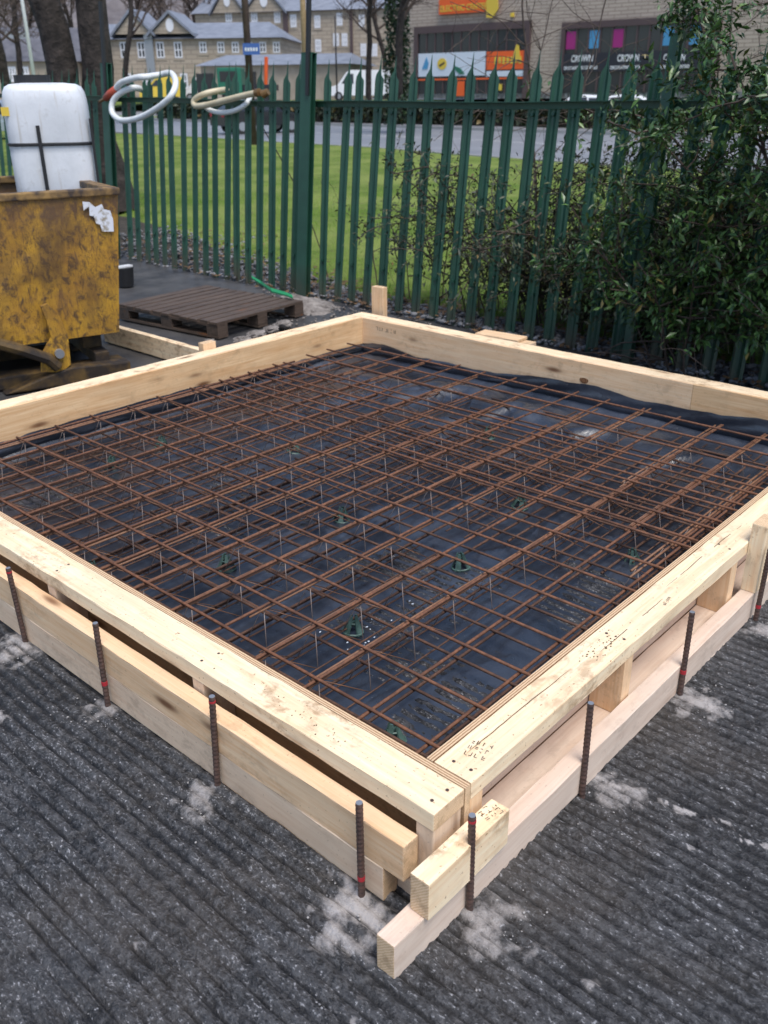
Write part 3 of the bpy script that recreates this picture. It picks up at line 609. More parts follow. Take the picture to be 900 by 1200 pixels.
# ================================================================== FENCE
FL = .10                                                # the fence leans away from the yard
def fpt(y, z): return (4.10+.03*y+FL*z, y, z)
def fence():
    e = empty('palisade_fence', (4.10, 0, 0)); tag(e, 'dark green steel palisade fence with pointed pales, leaning slightly away from the yard', 'fence')
    P = lambda p: (p[0]-4.10, p[1], p[2])
    tilt = math.atan(FL)
    # pale: folded section, pointed top with two shoulders
    def pale_mesh():
        w = .043; Ht = 1.90; sh = Ht-.13; mb = MB(); t = .0035
        sec = [(-w, .006), (-w*.62, -.004), (-w*.30, .010), (0, .016), (w*.30, .010), (w*.62, -.004), (w, .006)]   # (along fence, out)
        # columns with individual top heights
        tops = [sh-.04, sh-.012, sh+.03, Ht, sh+.03, sh-.012, sh-.04]
        V = []; F = []; n = len(sec)
        for side in (0, 1):
            for k, z in enumerate((-.05, sh-.05)):
                for (a, b) in sec: V.append((b+side*t, a, z))
            for (a, b), tp in zip(sec, tops):
                V.append((b+side*t, a*(.98 if abs(a) > w*.5 else .6), tp))
        def I(s, r, c): return s*3*n+r*n+c
        for r in range(2):
            for c in range(n-1):
                F.append((I(0, r, c), I(0, r, c+1), I(0, r+1, c+1), I(0, r+1, c))); F.append((I(1, r, c), I(1, r+1, c), I(1, r+1, c+1), I(1, r, c+1)))
        for r in range(2):
            for c in (0, n-1): F.append((I(0, r, c), I(0, r+1, c), I(1, r+1, c), I(1, r, c)))
        for c in range(n-1): F.append((I(0, 2, c), I(0, 2, c+1), I(1, 2, c+1), I(1, 2, c)))
        mb.add(V, F); mb.box(-.008, .012, -.010, .010, 1.50, 1.52); mb.box(-.008, .012, -.010, .010, .33, .35); return mb
    ys = [4.677, 4.484, 4.314, 4.14, 3.961, 3.77, 3.587, 3.402, 3.221, 3.035, 2.85, 2.663, 2.496, 2.323, 2.144, 1.973, 1.786, 1.50, 1.32, 1.14, .96, .78, .60, .42, .24, .06, -.12, -.30, -.48, -.66, -.84,
          7.74, 7.58, 7.41, 7.25, 7.09, 6.917, 6.731, 6.545, 6.377, 6.214, 6.034, 5.879, 5.709, 5.543, 5.363, 5.206, 5.06]
    ys += [8.13+.18*i for i in range(34)]
    proto = None; r = random.Random(4)
    for y in ys:
        if proto is None: proto = pale_mesh().build('pale', M['fence'], e, fix=True); o = proto
        else: o = proto.copy(); COL.objects.link(o); o.parent = e
        o.location = P(fpt(y, -.02+r.uniform(-.012, .012))); o.rotation_euler = (r.uniform(-.012, .012)*(2.2 if r.random() < .15 else 1), tilt+r.uniform(-.006, .006), r.uniform(-.06, .06)+.03)
    def rail(z, d=.0):
        mb = MB(); a, b = P(fpt(-1.5, z)), P(fpt(14.6, z))
        n = 30
        for dx0, dx1, z0, z1 in ((-.050, -.006, -.003, .003), (-.012, -.006, -.045, -.0035)):
            V = []; F = []
            for i in range(n+1):
                t = i/n; x = a[0]+(b[0]-a[0])*t; y = a[1]+(b[1]-a[1])*t; zz = z+.006*math.sin(i*1.3)+(.012 if y > 8 else 0)+max(0, (y-4.9))*.014
                V += [(x+dx0, y, zz+z0), (x+dx1, y, zz+z0), (x+dx1, y, zz+z1), (x+dx0, y, zz+z1)]
            for i in range(n): F += [(i*4+k, i*4+(k+1) % 4, i*4+4+(k+1) % 4, i*4+4+k) for k in range(4)]
            mb.add(V, F+[(3, 2, 1, 0), (n*4, n*4+1, n*4+2, n*4+3)])
        mb.build('rail', M['fence'], e)
    rail(1.555)
    for y in (-1.35, 1.655, 4.835, 7.93, 11.0):
        mb = MB(); q = .5 if y < 2 else 1.
        for (x0, x1, y0, y1) in ((-.11, -.100, -.058*q, .058*q), (-.0995, -.0585, -.005, .005), (-.058, -.048, -.058*q, .058*q)): mb.box(x0, x1, y0, y1, -.15, 1.905)
        mb.box(-.112, -.046, -.060*q, .060*q, 1.9055, 1.912)
        o = mb.build('post', M['fence'], e, P(fpt(y, 0))); o.rotation_euler = (0, tilt, .03)
        if y in (4.835, 7.93):
            o = MB().box(-.095, -.065, -.045, -.015, 1.60, 2.46).build('post_extension', M['black'], e, P(fpt(y, 0))); o.rotation_euler = (0, tilt*.8, .03)
    return e
fence()
# loose pale leaning by the right-hand post
mb = MB(); mb.add([(0, -.03, 0), (.01, -.01, 0), (.01, .012, 0), (0, .035, 0), (-.05, .02, 2.0), (-.04, .035, 2.05), (-.04, .05, 2.05), (-.05, .07, 2.0)], [(0, 1, 5, 4), (1, 2, 6, 5), (2, 3, 7, 6)])
# ================================================================== SKIP
SE = empty('tipping_skip', (1.80, 3.99, 0)); tag(SE, 'battered yellow tipping skip with rusty scrapes and a torn white label', 'skip')
SA = math.atan2(-.276, .96); SE.rotation_euler = (0, 0, SA)        # local -x runs left along the front, +y goes back
def skip():
    L, Wd = 1.75, 1.15; z0, z1 = .26, 1.075; fx = .095
    nx, nz = 30, 14
    def face(c00, c10, c11, c01, nu, nv, seed, amp=.012):
        V = []; F = []
        for i in range(nu+1):
            for j in range(nv+1):
                u, v = i/nu, j/nv; p = (Vector(c00)*(1-u)*(1-v)+Vector(c10)*u*(1-v)+Vector(c11)*u*v+Vector(c01)*(1-u)*v)
                nrm = (Vector(c10)-Vector(c00)).cross(Vector(c01)-Vector(c00)).normalized(); e = min(u, 1-u, v, 1-v)*6
                a = (float(fbm(np.array([u*5.+seed]), np.array([v*3.]), seed, 3)[0])-.45)*amp*min(1, e)*2.4
                V.append(p+nrm*a)
        for i in range(nu):
            for j in range(nv): F.append((i*(nv+1)+j, (i+1)*(nv+1)+j, (i+1)*(nv+1)+j+1, i*(nv+1)+j+1))
        return V, F
    A = [(-L, 0, z0), (0, 0, z0), (0, Wd, z0), (-L, Wd, z0)]; T = [(-L-fx, -.02, z1), (fx, -.02, z1), (fx, Wd+.12, z1), (-L-fx, Wd+.12, z1)]
    mb = MB()
    for i, j in ((0, 1), (1, 2), (2, 3), (3, 0)): mb.add(*face(A[i], A[j], T[j], T[i], nx, nz, 3+i))
    q = lambda p, s: (p[0]+(.02 if p[0] < -.5 else -.02)*s, p[1]+(.02 if p[1] < .3 else -.02)*s, p[2]+.01*s)
    A2 = [q(p, 1) for p in A]; T2 = [q(p, 1) for p in T]
    for i, j in ((0, 1), (1, 2), (2, 3), (3, 0)): mb.add([A2[i], A2[j], T2[j], T2[i]], [(0, 3, 2, 1)])
    mb.add(A, [(3, 2, 1, 0)]); mb.add(A2, [(0, 1, 2, 3)])
    mb.build('skip_body', M['skip'], SE, smooth=False, fix=False)
    mb = MB(); z = z1
    x0, x1, y0, y1 = -L-fx-.03, fx+.012, -.035, Wd+.14
    for a in ((x0, x1, y0, y0+.075), (x0, x1, y1-.075, y1), (x0, x0+.075, y0+.0755, y1-.0755), (x1-.075, x1, y0+.0755, y1-.0755)): mb.box(*a, z, z+.042)
    o = mb.build('rim', simple_noise('worn_rim_steel', (.05, .033, .024), (.30, .18, .06), 9, .6, .5, .01, lo=.4, hi=.62), SE, bevel=.008)
    # contents of dirt just under the rim
    mb = MB(); V, F = face((-L-.05, .03, .97), (.05, .03, .97), (.05, Wd+.05, .97), (-L-.05, Wd+.05, .97), 20, 14, 9, .08); mb.add(V, F); mb.build('rubble_fill', M['soil'], SE)
    # torn label
    lab = [(0, 0), (.035, .02), (.03, -.03), (.055, -.035), (.06, -.075), (.085, -.085), (.09, -.125), (.16, -.13), (.165, -.06), (.155, -.01), (.12, .0), (.11, .03), (.07, .015), (.04, .045), (.0, .05)]
    mb = MB(); mb.prism(lab, 0, .002, 'y'); o = mb.build('torn_label', simple_noise('torn_white_paper', (.30, .26, .20), (.66, .68, .74), 22, .7, 0, lo=.38, hi=.5), SE, (-.12, -.029, 1.0)); o.rotation_euler = (0, 0, 0)
    # base frame with fork tubes and the tipping latch
    for y in (.02, .70): 
        MB().box(-L+.05, .02, y, y+.16, .0, .075).build('fork_tube', M['skip_dirty'], SE, bevel=.006)
    for x in (-1.3, -.17): MB().box(x, x+.09, .0, 1.0, .0765, .15).build('cross_member', M['skip_dirty'], SE, bevel=.006)
    MB().box(-.20, -.08, .15, .30, .1505, .258).build('support_block', M['skip_dirty'], SE, bevel=.004)
    mb = MB(); prof = [(-.52, .10), (-.40, .08), (-.34, .12), (-.33, .30), (-.36, .42), (-.42, .50), (-.46, .49), (-.44, .40), (-.43, .30), (-.50, .20)]
    mb.prism(prof, -.075, -.045, 'y'); mb.build('pivot_bracket', M['skip'], SE, bevel=.003)
    mb = MB(); mb.tube([(-.78, -.09, .33), (-.62, -.10, .26), (-.47, -.09, .18), (-.42, -.085, .12)], .035, 8); mb.build('tipping_lever', M['skip_dirty'], SE)
    mb = MB(); mb.tube([(-.40, -.10, .20), (-.40, -.02, .20)], .028, 12); mb.build('pivot_pin', M['metal'], SE)
    mb = MB(); prof = [(-.75, .0), (-.12, .0), (.02, .035), (.02, .09), (-.14, .095), (-.35, .105), (-.55, .06)]; mb.prism(prof, -.09, .015, 'y'); mb.build('front_skid', M['skip_dirty'], SE, bevel=.01)
skip()
# ================================================================== TANK in the skip
def tank():
    c = bp(68, 213, 6.25); e = empty('water_tank', (float(c[0]), float(c[1]), .98)); e.rotation_euler = (0, 0, YAW+.27)
    tag(e, 'white rounded plastic water tank with black straps standing in the yellow skip', 'water tank')
    w, d, h = .51, .44, .70; hw, hd = w/2, d/2
    # rounded box as rings
    def ring(s, z, n=48, p=5.):
        out = []
        for k in range(n):
            a = 2*math.pi*k/n; ca, sa = math.cos(a), math.sin(a); rr = (abs(ca)**p+abs(sa)**p)**(-1/p); out.append((hw*s*rr*ca, hd*s*rr*sa, z))
        return out
    prof = [(.97, 0), (1, .03), (1.0, .30), (.992, .315), (1.0, .33), (.995, .56), (.985, .61), (.95, .655), (.89, .683), (.78, .698), (.5, .705), (.01, .707)]
    V = []; F = []; n = 48
    for s, z in prof: V += ring(s, z)
    for i in range(len(prof)-1): F += [(i*n+k, i*n+(k+1) % n, (i+1)*n+(k+1) % n, (i+1)*n+k) for k in range(n)]
    mb = MB(); mb.add(V, F+[tuple(range(n-1, -1, -1))]); mb.build('tank_body', M['tank'], e, smooth=True)
    mb = MB(); mb.tube([(-.06, 0, .705), (-.06, 0, .75)], .11, 20); mb.build('lid', M['black'], e)
    mb = MB(); mb.tube([(x*1.006, y*1.01, .355) for x, y, _ in ring(1.0, 0)]+[tuple((ring(1., 0)[0][0]*1.006, 0, .355))], .010, 6); mb.build('strap', M['black'], e)
    mb = MB(); mb.box(-.068, -.046, -hd-.016, -hd-.004, .0, .465); mb.build('upright_bar', M['black'], e)
    mb = MB(); mb.box(hw-.004, hw+.012, -hd+.03, -hd+.055, .0, .50); mb.build('upright_bar', M['black'], e)
    mb = MB(); mb.box(-hw-.002, -hw+.045, -hd+.028, -hd+.036, .52, .57); mb.build('sticker', M['yellow'], e, (0, -.004, 0))
tank()
# ================================================================== PALLET
def pallet():
    P0, P1, P2, P3 = gp(158, 352, .12), gp(245, 330, .12), gp(352, 350, .12), gp(258, 386, .12)
    ang = math.radians(5.5); L_, W_ = .94, 1.12; ce = (P0+P1+P2+P3)/4-np.array([.05, 0, 0]); P3 = ce-np.array([math.cos(ang)*L_/2-math.sin(ang)*W_/2, math.sin(ang)*L_/2+math.cos(ang)*W_/2, 0]); e = empty('pallet', (float(P3[0]), float(P3[1]), 0), ang)
    tag(e, 'weathered grey wooden pallet lying on the concrete between the skip and the fence', 'pallet')
    L, W, zt = L_, W_, .12; r = random.Random(3)
    n = 11
    for i in range(n):
        y = i*(W-.085)/(n-1); o = MB().box(0, L, 0, .085, 0, .019).build('deck_board', M['pallet'], e, (r.uniform(-.012, .012), y+r.uniform(-.003, .003), zt-.019), bevel=.002); o.rotation_euler = (0, 0, r.uniform(-.006, .006))
    for x in (0, L/2-.05, L-.1):
        o = MB().box(0, W, 0, .1, 0, .017).build('stringer_board', M['pallet'], e, (x+.1, 0, zt-.0365)); o.rotation_euler = (0, 0, math.pi/2)
        for y in (.0, W/2-.06, W-.12): MB().box(0, .1, 0, .12, 0, .065).build('block', M['pallet'], e, (x+.001, y, .0185), bevel=.004)
    for x in (0, L/2-.05, L-.1):
        o = MB().box(0, W, 0, .1, 0, .017).build('bottom_board', M['pallet'], e, (x+.1, 0, .001)); o.rotation_euler = (0, 0, math.pi/2)
pallet()
# ================================================================== HOSES ON THE FENCE
def coil(name, label, base, pts, rad, mat, extra=None):
    e = empty(name, base); tag(e, label, 'hose', 'hose lengths hung on the fence pales')
    P = [Vector(p) for p in pts]; Q = []
    for i in range(len(P)-1):
        p0 = P[max(i-1, 0)]; p1 = P[i]; p2 = P[i+1]; p3 = P[min(i+2, len(P)-1)]
        for k in range(10):
            t = k/10; Q.append(.5*((2*p1)+(-p0+p2)*t+(2*p0-5*p1+4*p2-p3)*t*t+(-p0+3*p1-3*p2+p3)*t**3))
    Q.append(P[-1]); b = Vector(base); MB().tube([q-b for q in Q], rad, 12).build('hose', mat, e, smooth=True)
    return e, b
def fp(px, py, off=-.10):                    # on the yard side of the fence
    n = np.array([1, -.03, -FL]); d = RM @ _ray((px, py)); t = (4.10+off-n@CAM)/(n@d); return Vector(CAM+d*t)
def fpx(px, py, off): return fp(px, py, off)
pts = [fp(134, 107, -.16), fp(142, 97, -.17), fp(160, 91, -.16), fp(172, 90, -.10), fp(186, 88, .06), fp(200, 86, .08), fp(206, 97, -.06), fp(200, 113, -.18), fp(184, 127, -.2), fp(163, 138, -.2), fp(143, 141, -.2), fp(132, 133, -.2), fp(132, 120, -.18), fp(140, 110, -.15), fp(152, 104, -.12), fp(160, 103, -.06), fp(168, 106, .05)]
e, b = coil('hose', 'thick white hose looped over the fence pales, with a red coupling', (float(pts[0].x), float(pts[0].y), 1.3), pts, .029, M['hose_white'])
MB().tube([fp(137, 104, -.16)-b, fp(130, 110, -.16)-b, fp(124, 115, -.16)-b], [.038, .042, .034], 10).build('coupling', M['orange_red'], e, smooth=True)
MB().tube([fp(124, 115, -.16)-b, fp(117, 119, -.16)-b], [.02, .014], 8).build('nozzle', M['brass'], e)
pts = [fp(274, 105, .05), fp(258, 106, .0), fp(240, 110, -.12), fp(228, 117, -.15), fp(229, 124, -.16), fp(242, 123, -.16), fp(262, 118, -.15), fp(282, 113, -.13), fp(300, 109, -.12)]
e, b = coil('hose', 'beige hose bent back on itself across the fence rail', (float(pts[4].x), float(pts[4].y), 1.3), pts, .026, M['hose_beige'])
MB().tube([fp(300, 109, -.12)-b, fp(304, 108, -.12)-b], .032, 12).build('open_end', M['brass'], e)
pts = [fp(238, 121, .06), fp(244, 128, -.08), fp(258, 132, -.10), fp(274, 130, -.10), fp(287, 123, -.09), fp(292, 116, -.02), fp(294, 110, .06)]
coil('hose', 'short pale hose end drooping below the beige hose', (float(pts[3].x), float(pts[3].y), 1.3), pts, .022, M['hose_white'])
p = fp(311, 109, -.10); MB().tube([(0, 0, -.03), (0, 0, .03)], [.035, .028], 10).build('brass_fitting', M['brass'], None, p); o = bpy.context.scene.objects['brass_fitting']; o.rotation_euler = (1.2, .2, .3); tag(o, 'round brown metal hose fitting hung on a pale right of the beige hose', 'hose fitting')
# ================================================================== RUBBLE, LITTER
ICO = None
def rock_proto(k, seed):
    bm = bmesh.new(); bmesh.ops.create_icosphere(bm, subdivisions=1, radius=1.); r = random.Random(seed)
    for v in bm.verts: v.co *= r.uniform(.65, 1.1)
    v = np.array([tuple(x.co) for x in bm.verts]); f = np.array([[q.index for q in x.verts] for x in bm.faces]); bm.free(); return v, f
ROCKS = [rock_proto(1, i) for i in range(6)]
def scatter_rocks(name, label, cat, pts, sizes, mat, flat=.6):
    V = []; F = []; off = 0
    for i, (p, s) in enumerate(zip(pts, sizes)):
        v, f = ROCKS[i % 6]; a = RNG.random()*6.28; c, sn = math.cos(a), math.sin(a); sc3 = s*np.array([1, RNG.uniform(.6, 1.), RNG.uniform(.4, .8)*flat/.6])
        w = v*sc3; w = np.stack([w[:, 0]*c-w[:, 1]*sn, w[:, 0]*sn+w[:, 1]*c, w[:, 2]], -1)+np.array(p); V.append(w); F.append(f+off); off += len(v)
    o = arr_obj(name, np.concatenate(V), np.concatenate(F), mat); tag(o, label, cat, kind='stuff'); return o
n = 5200; y = RNG.uniform(-1.5, 9.5, n); wid = .38+np.clip((y-4.6)*.55, 0, 1.9)*(y < 9.6); x = 4.08+.03*y+RNG.random(n)*wid; z = RNG.uniform(-.02, .025, n)
scatter_rocks('gravel', 'loose grey stones along the foot of the green fence', 'gravel', np.stack([x, y, z], -1), RNG.uniform(.012, .036, n), M['stone'])
n = 420; y = RNG.uniform(3.2, 5.3, n); x = 3.25+RNG.random(n)*.8+.03*y; z = RNG.uniform(-.01, .01, n)
scatter_rocks('gravel', 'small broken stones between the pallet, the formwork and the fence', 'gravel', np.stack([x, y, z], -1), RNG.uniform(.006, .02, n), M['chunk'])
for i, (px, py, s, lab) in enumerate([(318, 386, .050, 'pale concrete lump below the right corner of the pallet'), (300, 392, .065, 'flat concrete lump, biggest in front of the pallet'), (284, 399, .055, 'grey concrete lump in front of the middle of the pallet'), (332, 380, .06, 'pale concrete lump nearest the pallet\'s right corner'), (245, 401, .04, 'small white lump near the front corner of the pallet')]):
    p = gp(px, py, .03); v, f = ROCKS[i]; bm = bmesh.new(); bmesh.ops.create_icosphere(bm, subdivisions=3, radius=1.)
    for q in bm.verts:
        c = q.co; q.co = c*(1+1.1*(float(fbm(np.array([c.x*1.7+i*9]), np.array([c.y*1.7+c.z*2]), 40+i, 3)[0])-.45))
        q.co.x *= s*1.3; q.co.y *= s; q.co.z *= s*.5
    me = bpy.data.meshes.new('concrete_lump'); bm.to_mesh(me); bm.free(); me.materials.append(M['chunk']); o = bpy.data.objects.new('concrete_lump', me); COL.objects.link(o); o.location = p; tag(o, lab, 'concrete lump', 'broken concrete lumps by the pallet')
# heap of concrete spoil behind the far corner
hx, hy = 3.88, 4.62; N = 40; us = np.linspace(-.42, .42, N); X, Y = np.meshgrid(us, us, indexing='ij'); rr = np.hypot(X/.34, Y/.40); Z = np.clip(1-rr, 0, 1)**1.1*.11+(fbm(X*14, Y*14, 7, 4)-.45)*.05*(rr < 1.05)-.015
idx = np.arange(N*N).reshape(N, N); F = np.stack([idx[:-1, :-1], idx[1:, :-1], idx[1:, 1:], idx[:-1, 1:]], -1).reshape(-1, 4)
tag(arr_obj('spoil_heap', np.stack([X, Y, Z], -1).reshape(-1, 3), F, M['chunk'], loc=(hx, hy, 0), smooth=True), 'low grey heap of concrete spoil between the pallet and the fence post', 'spoil heap')
mb = MB(); P = [gp(295, 325, .16), gp(305, 331, .14), gp(318, 340, .16), gp(336, 345, .155), gp(343, 348, .145)]
V = []; 
for i, p in enumerate(P): 
    wd = (.02, .035, .04, .03, .02)[i]; V += [(p[0]-.6*wd, p[1]-.8*wd, p[2]), (p[0]+.6*wd, p[1]+.8*wd, p[2]+.012), (p[0]+.6*wd, p[1]+.8*wd, p[2]-.0), (p[0]-.6*wd, p[1]-.8*wd, p[2]-.012)]
F = []
for i in range(4): F += [(i*4+k, i*4+(k+1) % 4, i*4+4+(k+1) % 4, i*4+4+k) for k in range(4)]
mb.add(V, F+[(3, 2, 1, 0), (16, 17, 18, 19)]); tag(mb.build('green_strap', M['green_strap']), 'bright green strap lying over the back corner of the pallet', 'strap')
p = gp(148, 335, 0); e = empty('bucket', (float(p[0]), float(p[1]), 0)); tag(e, 'dark bucket with a white lid edge behind the skip corner', 'bucket')
MB().tube([(0, 0, 0), (0, 0, .17)], [.07, .085], 20).build('bucket_body', M['black'], e, smooth=False); MB().box(-.10, .07, -.04, .03, .172, .186).build('lid_board', M['white'], e)
cx_, cy_ = [], []
for (px, py) in [(-.23, 1.52), (-.24, 1.02), (-.24, .52), (-.25, 0.), (-.05, -.24), (.44, -.24), (.97, -.24), (1.47, -.24)]:
    k = 70; cx_.append(RNG.normal(px, .055, k)); cy_.append(RNG.normal(py, .05, k))
cx_.append(RNG.uniform(-1.2, 1.6, 260)); cy_.append(RNG.uniform(-1.2, 1.6, 260)); cx_ = np.concatenate(cx_); cy_ = np.concatenate(cy_); k = ((cx_ < -.19) | (cy_ < -.19)); cx_, cy_ = cx_[k], cy_[k]
scatter_rocks('crumbs', 'pale concrete crumbs scattered round the steel pins and over the dark slab', 'concrete crumbs', np.stack([cx_, cy_, RNG.uniform(.002, .008, len(cx_))], -1), np.minimum(RNG.exponential(.0011, len(cx_))+.0008, .0048), simple_noise('pale_crumb', (.20, .19, .185), (.42, .40, .39), 40, .8, 0))
# dead leaves
def flat_leaves(n, X, Y, Z, size, tiltmax=.9):
    a = RNG.random(n)*6.28; t = (RNG.random(n)-.5)*tiltmax; s = size*RNG.uniform(.6, 1.3, n)
    ux = np.stack([np.cos(a), np.sin(a), t*.8], -1); uy = np.stack([-np.sin(a), np.cos(a), (RNG.random(n)-.5)*tiltmax], -1); c = np.stack([X, Y, Z], -1)
    s = s[:, None]; V = np.stack([c-ux*s, c-uy*s*.45, c+ux*s, c+uy*s*.45], 1).reshape(-1, 3); F = np.arange(n*4).reshape(n, 4); return V, F
n = 2600; y = RNG.uniform(-1, 9, n); x = 4.0+.03*y+RNG.random(n)*(.7+np.clip((y-4.6)*.5, 0, 1.8)); V, F = flat_leaves(n, x, y, RNG.uniform(.01, .05, n), .028)
tag(arr_obj('leaf_litter', V, F, M['leaf_litter']), 'brown dead leaves scattered along the fence foot', 'dead leaves', kind='stuff')
# grass blades near the fence
n = 52000; y = RNG.uniform(0, 13, n); x = 4.5+RNG.random(n)**1.4*6.5; edge = 4.66+np.clip((y-4.6)*.32, 0, 3.2); k = x > edge+RNG.normal(0, .12, n); x, y = x[k], y[k]; n = len(x)
hgt = RNG.uniform(.025, .065, n); a = RNG.random(n)*6.28; w = .0035; dx, dy = np.cos(a), np.sin(a); lx, ly = RNG.normal(0, .02, n), RNG.normal(0, .02, n)
V = np.stack([np.stack([x-dx*w, y-dy*w, np.zeros(n)], -1), np.stack([x+dx*w, y+dy*w, np.zeros(n)], -1), np.stack([x+lx, y+ly, hgt+.02], -1)], 1).reshape(-1, 3)
tag(arr_obj('grass_blades', V, np.arange(n*3).reshape(n, 3), M['blade']), 'bright short grass beyond the fence', 'grass', kind='stuff')
# ================================================================== SHRUBS
def leaf_cloud(C, D, size, rng, wid=.36):
    """folded leaves at points C growing along directions D"""
    n = len(C); D = D/np.linalg.norm(D, axis=1, keepdims=True); up = rng.normal(0, .5, (n, 3))+np.array([0, 0, 1.]); S = np.cross(D, up); S /= np.linalg.norm(S, axis=1, keepdims=True)+1e-6; N = np.cross(S, D)
    s = (size*rng.uniform(.4, 1.35, n))[:, None]; w = s*wid
    a = C; m = C+D*s*.5-N*s*.05; t = C+D*s-N*s*.16; l = m+S*w*.5+N*w*.22; r_ = m-S*w*.5+N*w*.22
    V = np.stack([a, l, t, r_, m], 1).reshape(-1, 3); b = np.arange(n)[:, None]*5
    F = np.concatenate([b+np.array([[0, 4, 1]]), b+np.array([[4, 2, 1]]), b+np.array([[0, 3, 4]]), b+np.array([[3, 2, 4]])], 0); return V, F
def grow(start, direction, length, r0, rng, wander=.25, grav=0., step=.09, pull=None):
    p = np.array(start, float); d = np.array(direction, float); d /= np.linalg.norm(d); pts = [p.copy()]; n = max(3, int(length/step))
    for i in range(n):
        d = d+rng.normal(0, wander, 3)*.5+np.array([0, 0, grav]); d /= np.linalg.norm(d); p = p+d*step; pts.append(p.copy())
    return pts
def shrub(label, cat, base, nstem, hts, spread, leafn, leafsize, mat, seed, lean=(0, 0), clump=.16, zmin=.25, group=None, name='shrub', sub=5, holes=.0, stemr=.012):
    rng = np.random.default_rng(seed); e = empty(name, base); tag(e, label, cat, group); mb = MB(); tips = []; b = np.array(base)
    for s in range(nstem):
        a = rng.random()*6.28; rad = rng.random()*spread*.45; st = np.array([math.cos(a)*rad*lean_w[0], math.sin(a)*rad*lean_w[1], 0]); ht = rng.uniform(*hts)
        d = np.array([math.cos(a)*.28*spread+lean[0], math.sin(a)*.28*spread+lean[1], 1.])
        P = grow(st, d, ht, .01, rng, .22, .0, .10); N = len(P); mb.tube(P, [stemr*(1-.75*i/N)+.0015 for i in range(N)], 5, cap=False)
        for k in range(sub):
            i = rng.integers(int(N*.2), N); a2 = rng.random()*6.28; d2 = np.array([math.cos(a2), math.sin(a2), rng.uniform(-.15, .8)]); Q = grow(P[i], d2, rng.uniform(.3, .75), .005, rng, .3, -.02, .07)
            mb.tube(Q, [.005*(1-.7*j/len(Q))+.001 for j in range(len(Q))], 4, cap=False)
            for j in range(1, len(Q)): tips.append((Q[j], Q[j]-Q[j-1]))
            for q in range(2):
                i2 = rng.integers(1, len(Q)); Q2 = grow(Q[i2], rng.normal(0, 1, 3)+np.array([0, 0, .2]), rng.uniform(.15, .4), .003, rng, .35, -.03, .06)
                mb.tube(Q2, .0018, 3, cap=False)
                for j in range(1, len(Q2)): tips.append((Q2[j], Q2[j]-Q2[j-1]))
    mb.build('stems', M['twig'], e, fix=False)
    tp = np.array([t[0] for t in tips]); td = np.array([t[1] for t in tips]); keep = tp[:, 2] > zmin; tp, td = tp[keep], td[keep]
    if holes: nz = fbm(tp[:, 0]*2.2+40, tp[:, 1]*2.2+tp[:, 2]*2.6+40, seed, 3); keep = nz > holes; tp, td = tp[keep], td[keep]
    i = rng.integers(0, len(tp), leafn); C = tp[i]+rng.normal(0, clump*.22, (leafn, 3)); D = td[i]/np.linalg.norm(td[i], axis=1, keepdims=True)*.8+rng.normal(0, .75, (leafn, 3))+np.array([0, 0, -.12])
    V, F = leaf_cloud(C, D, leafsize, rng); o = arr_obj('foliage', V, F, mat, e); set_attr(o, 'tint', np.repeat(rng.random(leafn), 5)); return e
lean_w = (1., 1.)
lean_w = (.9, 1.6)
shrub('big dark glossy evergreen shrub pushing through the fence at the right, taller than the pales', 'shrub', (4.55, .42, 0), 34, (1.4, 2.8), 1.0, 42000, .055, M['leaf'], 5, zmin=.35, sub=8, holes=.40)
shrub('glossy evergreen shrub behind the right edge of the fence', 'shrub', (4.75, -.75, 0), 24, (1.8, 3.2), 1.0, 30000, .058, M['leaf'], 6, zmin=.3, sub=8, holes=.34)
lean_w = (.5, .8)
shrub('evergreen sprays hanging on the yard side of the pales above the far right formwork side', 'shrub', (4.18, 1.35, 0), 9, (.75, 1.25), .8, 5200, .058, M['leaf'], 17, lean=(-.22, .05), zmin=.28, sub=7, stemr=.006)
lean_w = (.5, 2.6)
shrub('sparse dark leafed bramble growing behind the middle pales in front of the lawn', 'bramble', (4.62, 2.55, 0), 40, (.6, 1.35), 1.0, 17000, .042, M['leaf_dark'], 8, zmin=.12, sub=5, stemr=.005)
lean_w = (.6, .9)
shrub('thin straggly bramble with few leaves behind the pales right of the middle post', 'bramble', (4.75, 3.75, 0), 5, (.5, 1.1), .9, 1100, .042, M['leaf_dark'], 9, zmin=.2, sub=3, stemr=.004)
lean_w = (.6, 1.3)
shrub('dense dark scrub low behind the right-hand pales', 'scrub', (4.85, 1.6, 0), 34, (.6, 1.25), 1.0, 24000, .045, M['leaf_dark'], 14, zmin=.05, sub=7)
# bare saplings with arching twigs over the fence
def bare(label, base, stems, seed, name='bare_sapling', cat='sapling', r0=.02, mat='twig', group=None):
    rng = np.random.default_rng(seed); e = empty(name, base); tag(e, label, cat, group); mb = MB(); tw = MB()
    for (d, L, r) in stems:
        P = grow((0, 0, 0), d, L, r, rng, .10, 0, .14); N = len(P); mb.tube(P, [r*(1-.8*i/N)+.002 for i in range(N)], 6, cap=False)
        for k in range(int(L*5)):
            i = rng.integers(int(N*.3), N); a = rng.random()*6.28; Q = grow(P[i], (math.cos(a), math.sin(a), rng.uniform(.1, .9)), rng.uniform(.4, 1.2), .005, rng, .22, -.035, .09); tw.tube(Q, [r*.3*(1-.8*j/len(Q))+.0014 for j in range(len(Q))], 4, cap=False)
            for _ in range(3):
                i2 = rng.integers(1, len(Q)); Q2 = grow(Q[i2], rng.normal(0, 1, 3), rng.uniform(.2, .55), .003, rng, .25, -.05, .08); tw.tube(Q2, .0016, 3, cap=False)
    mb.build('stems', M[mat], e, fix=False); tw.build('twigs', M[mat], e, fix=False)
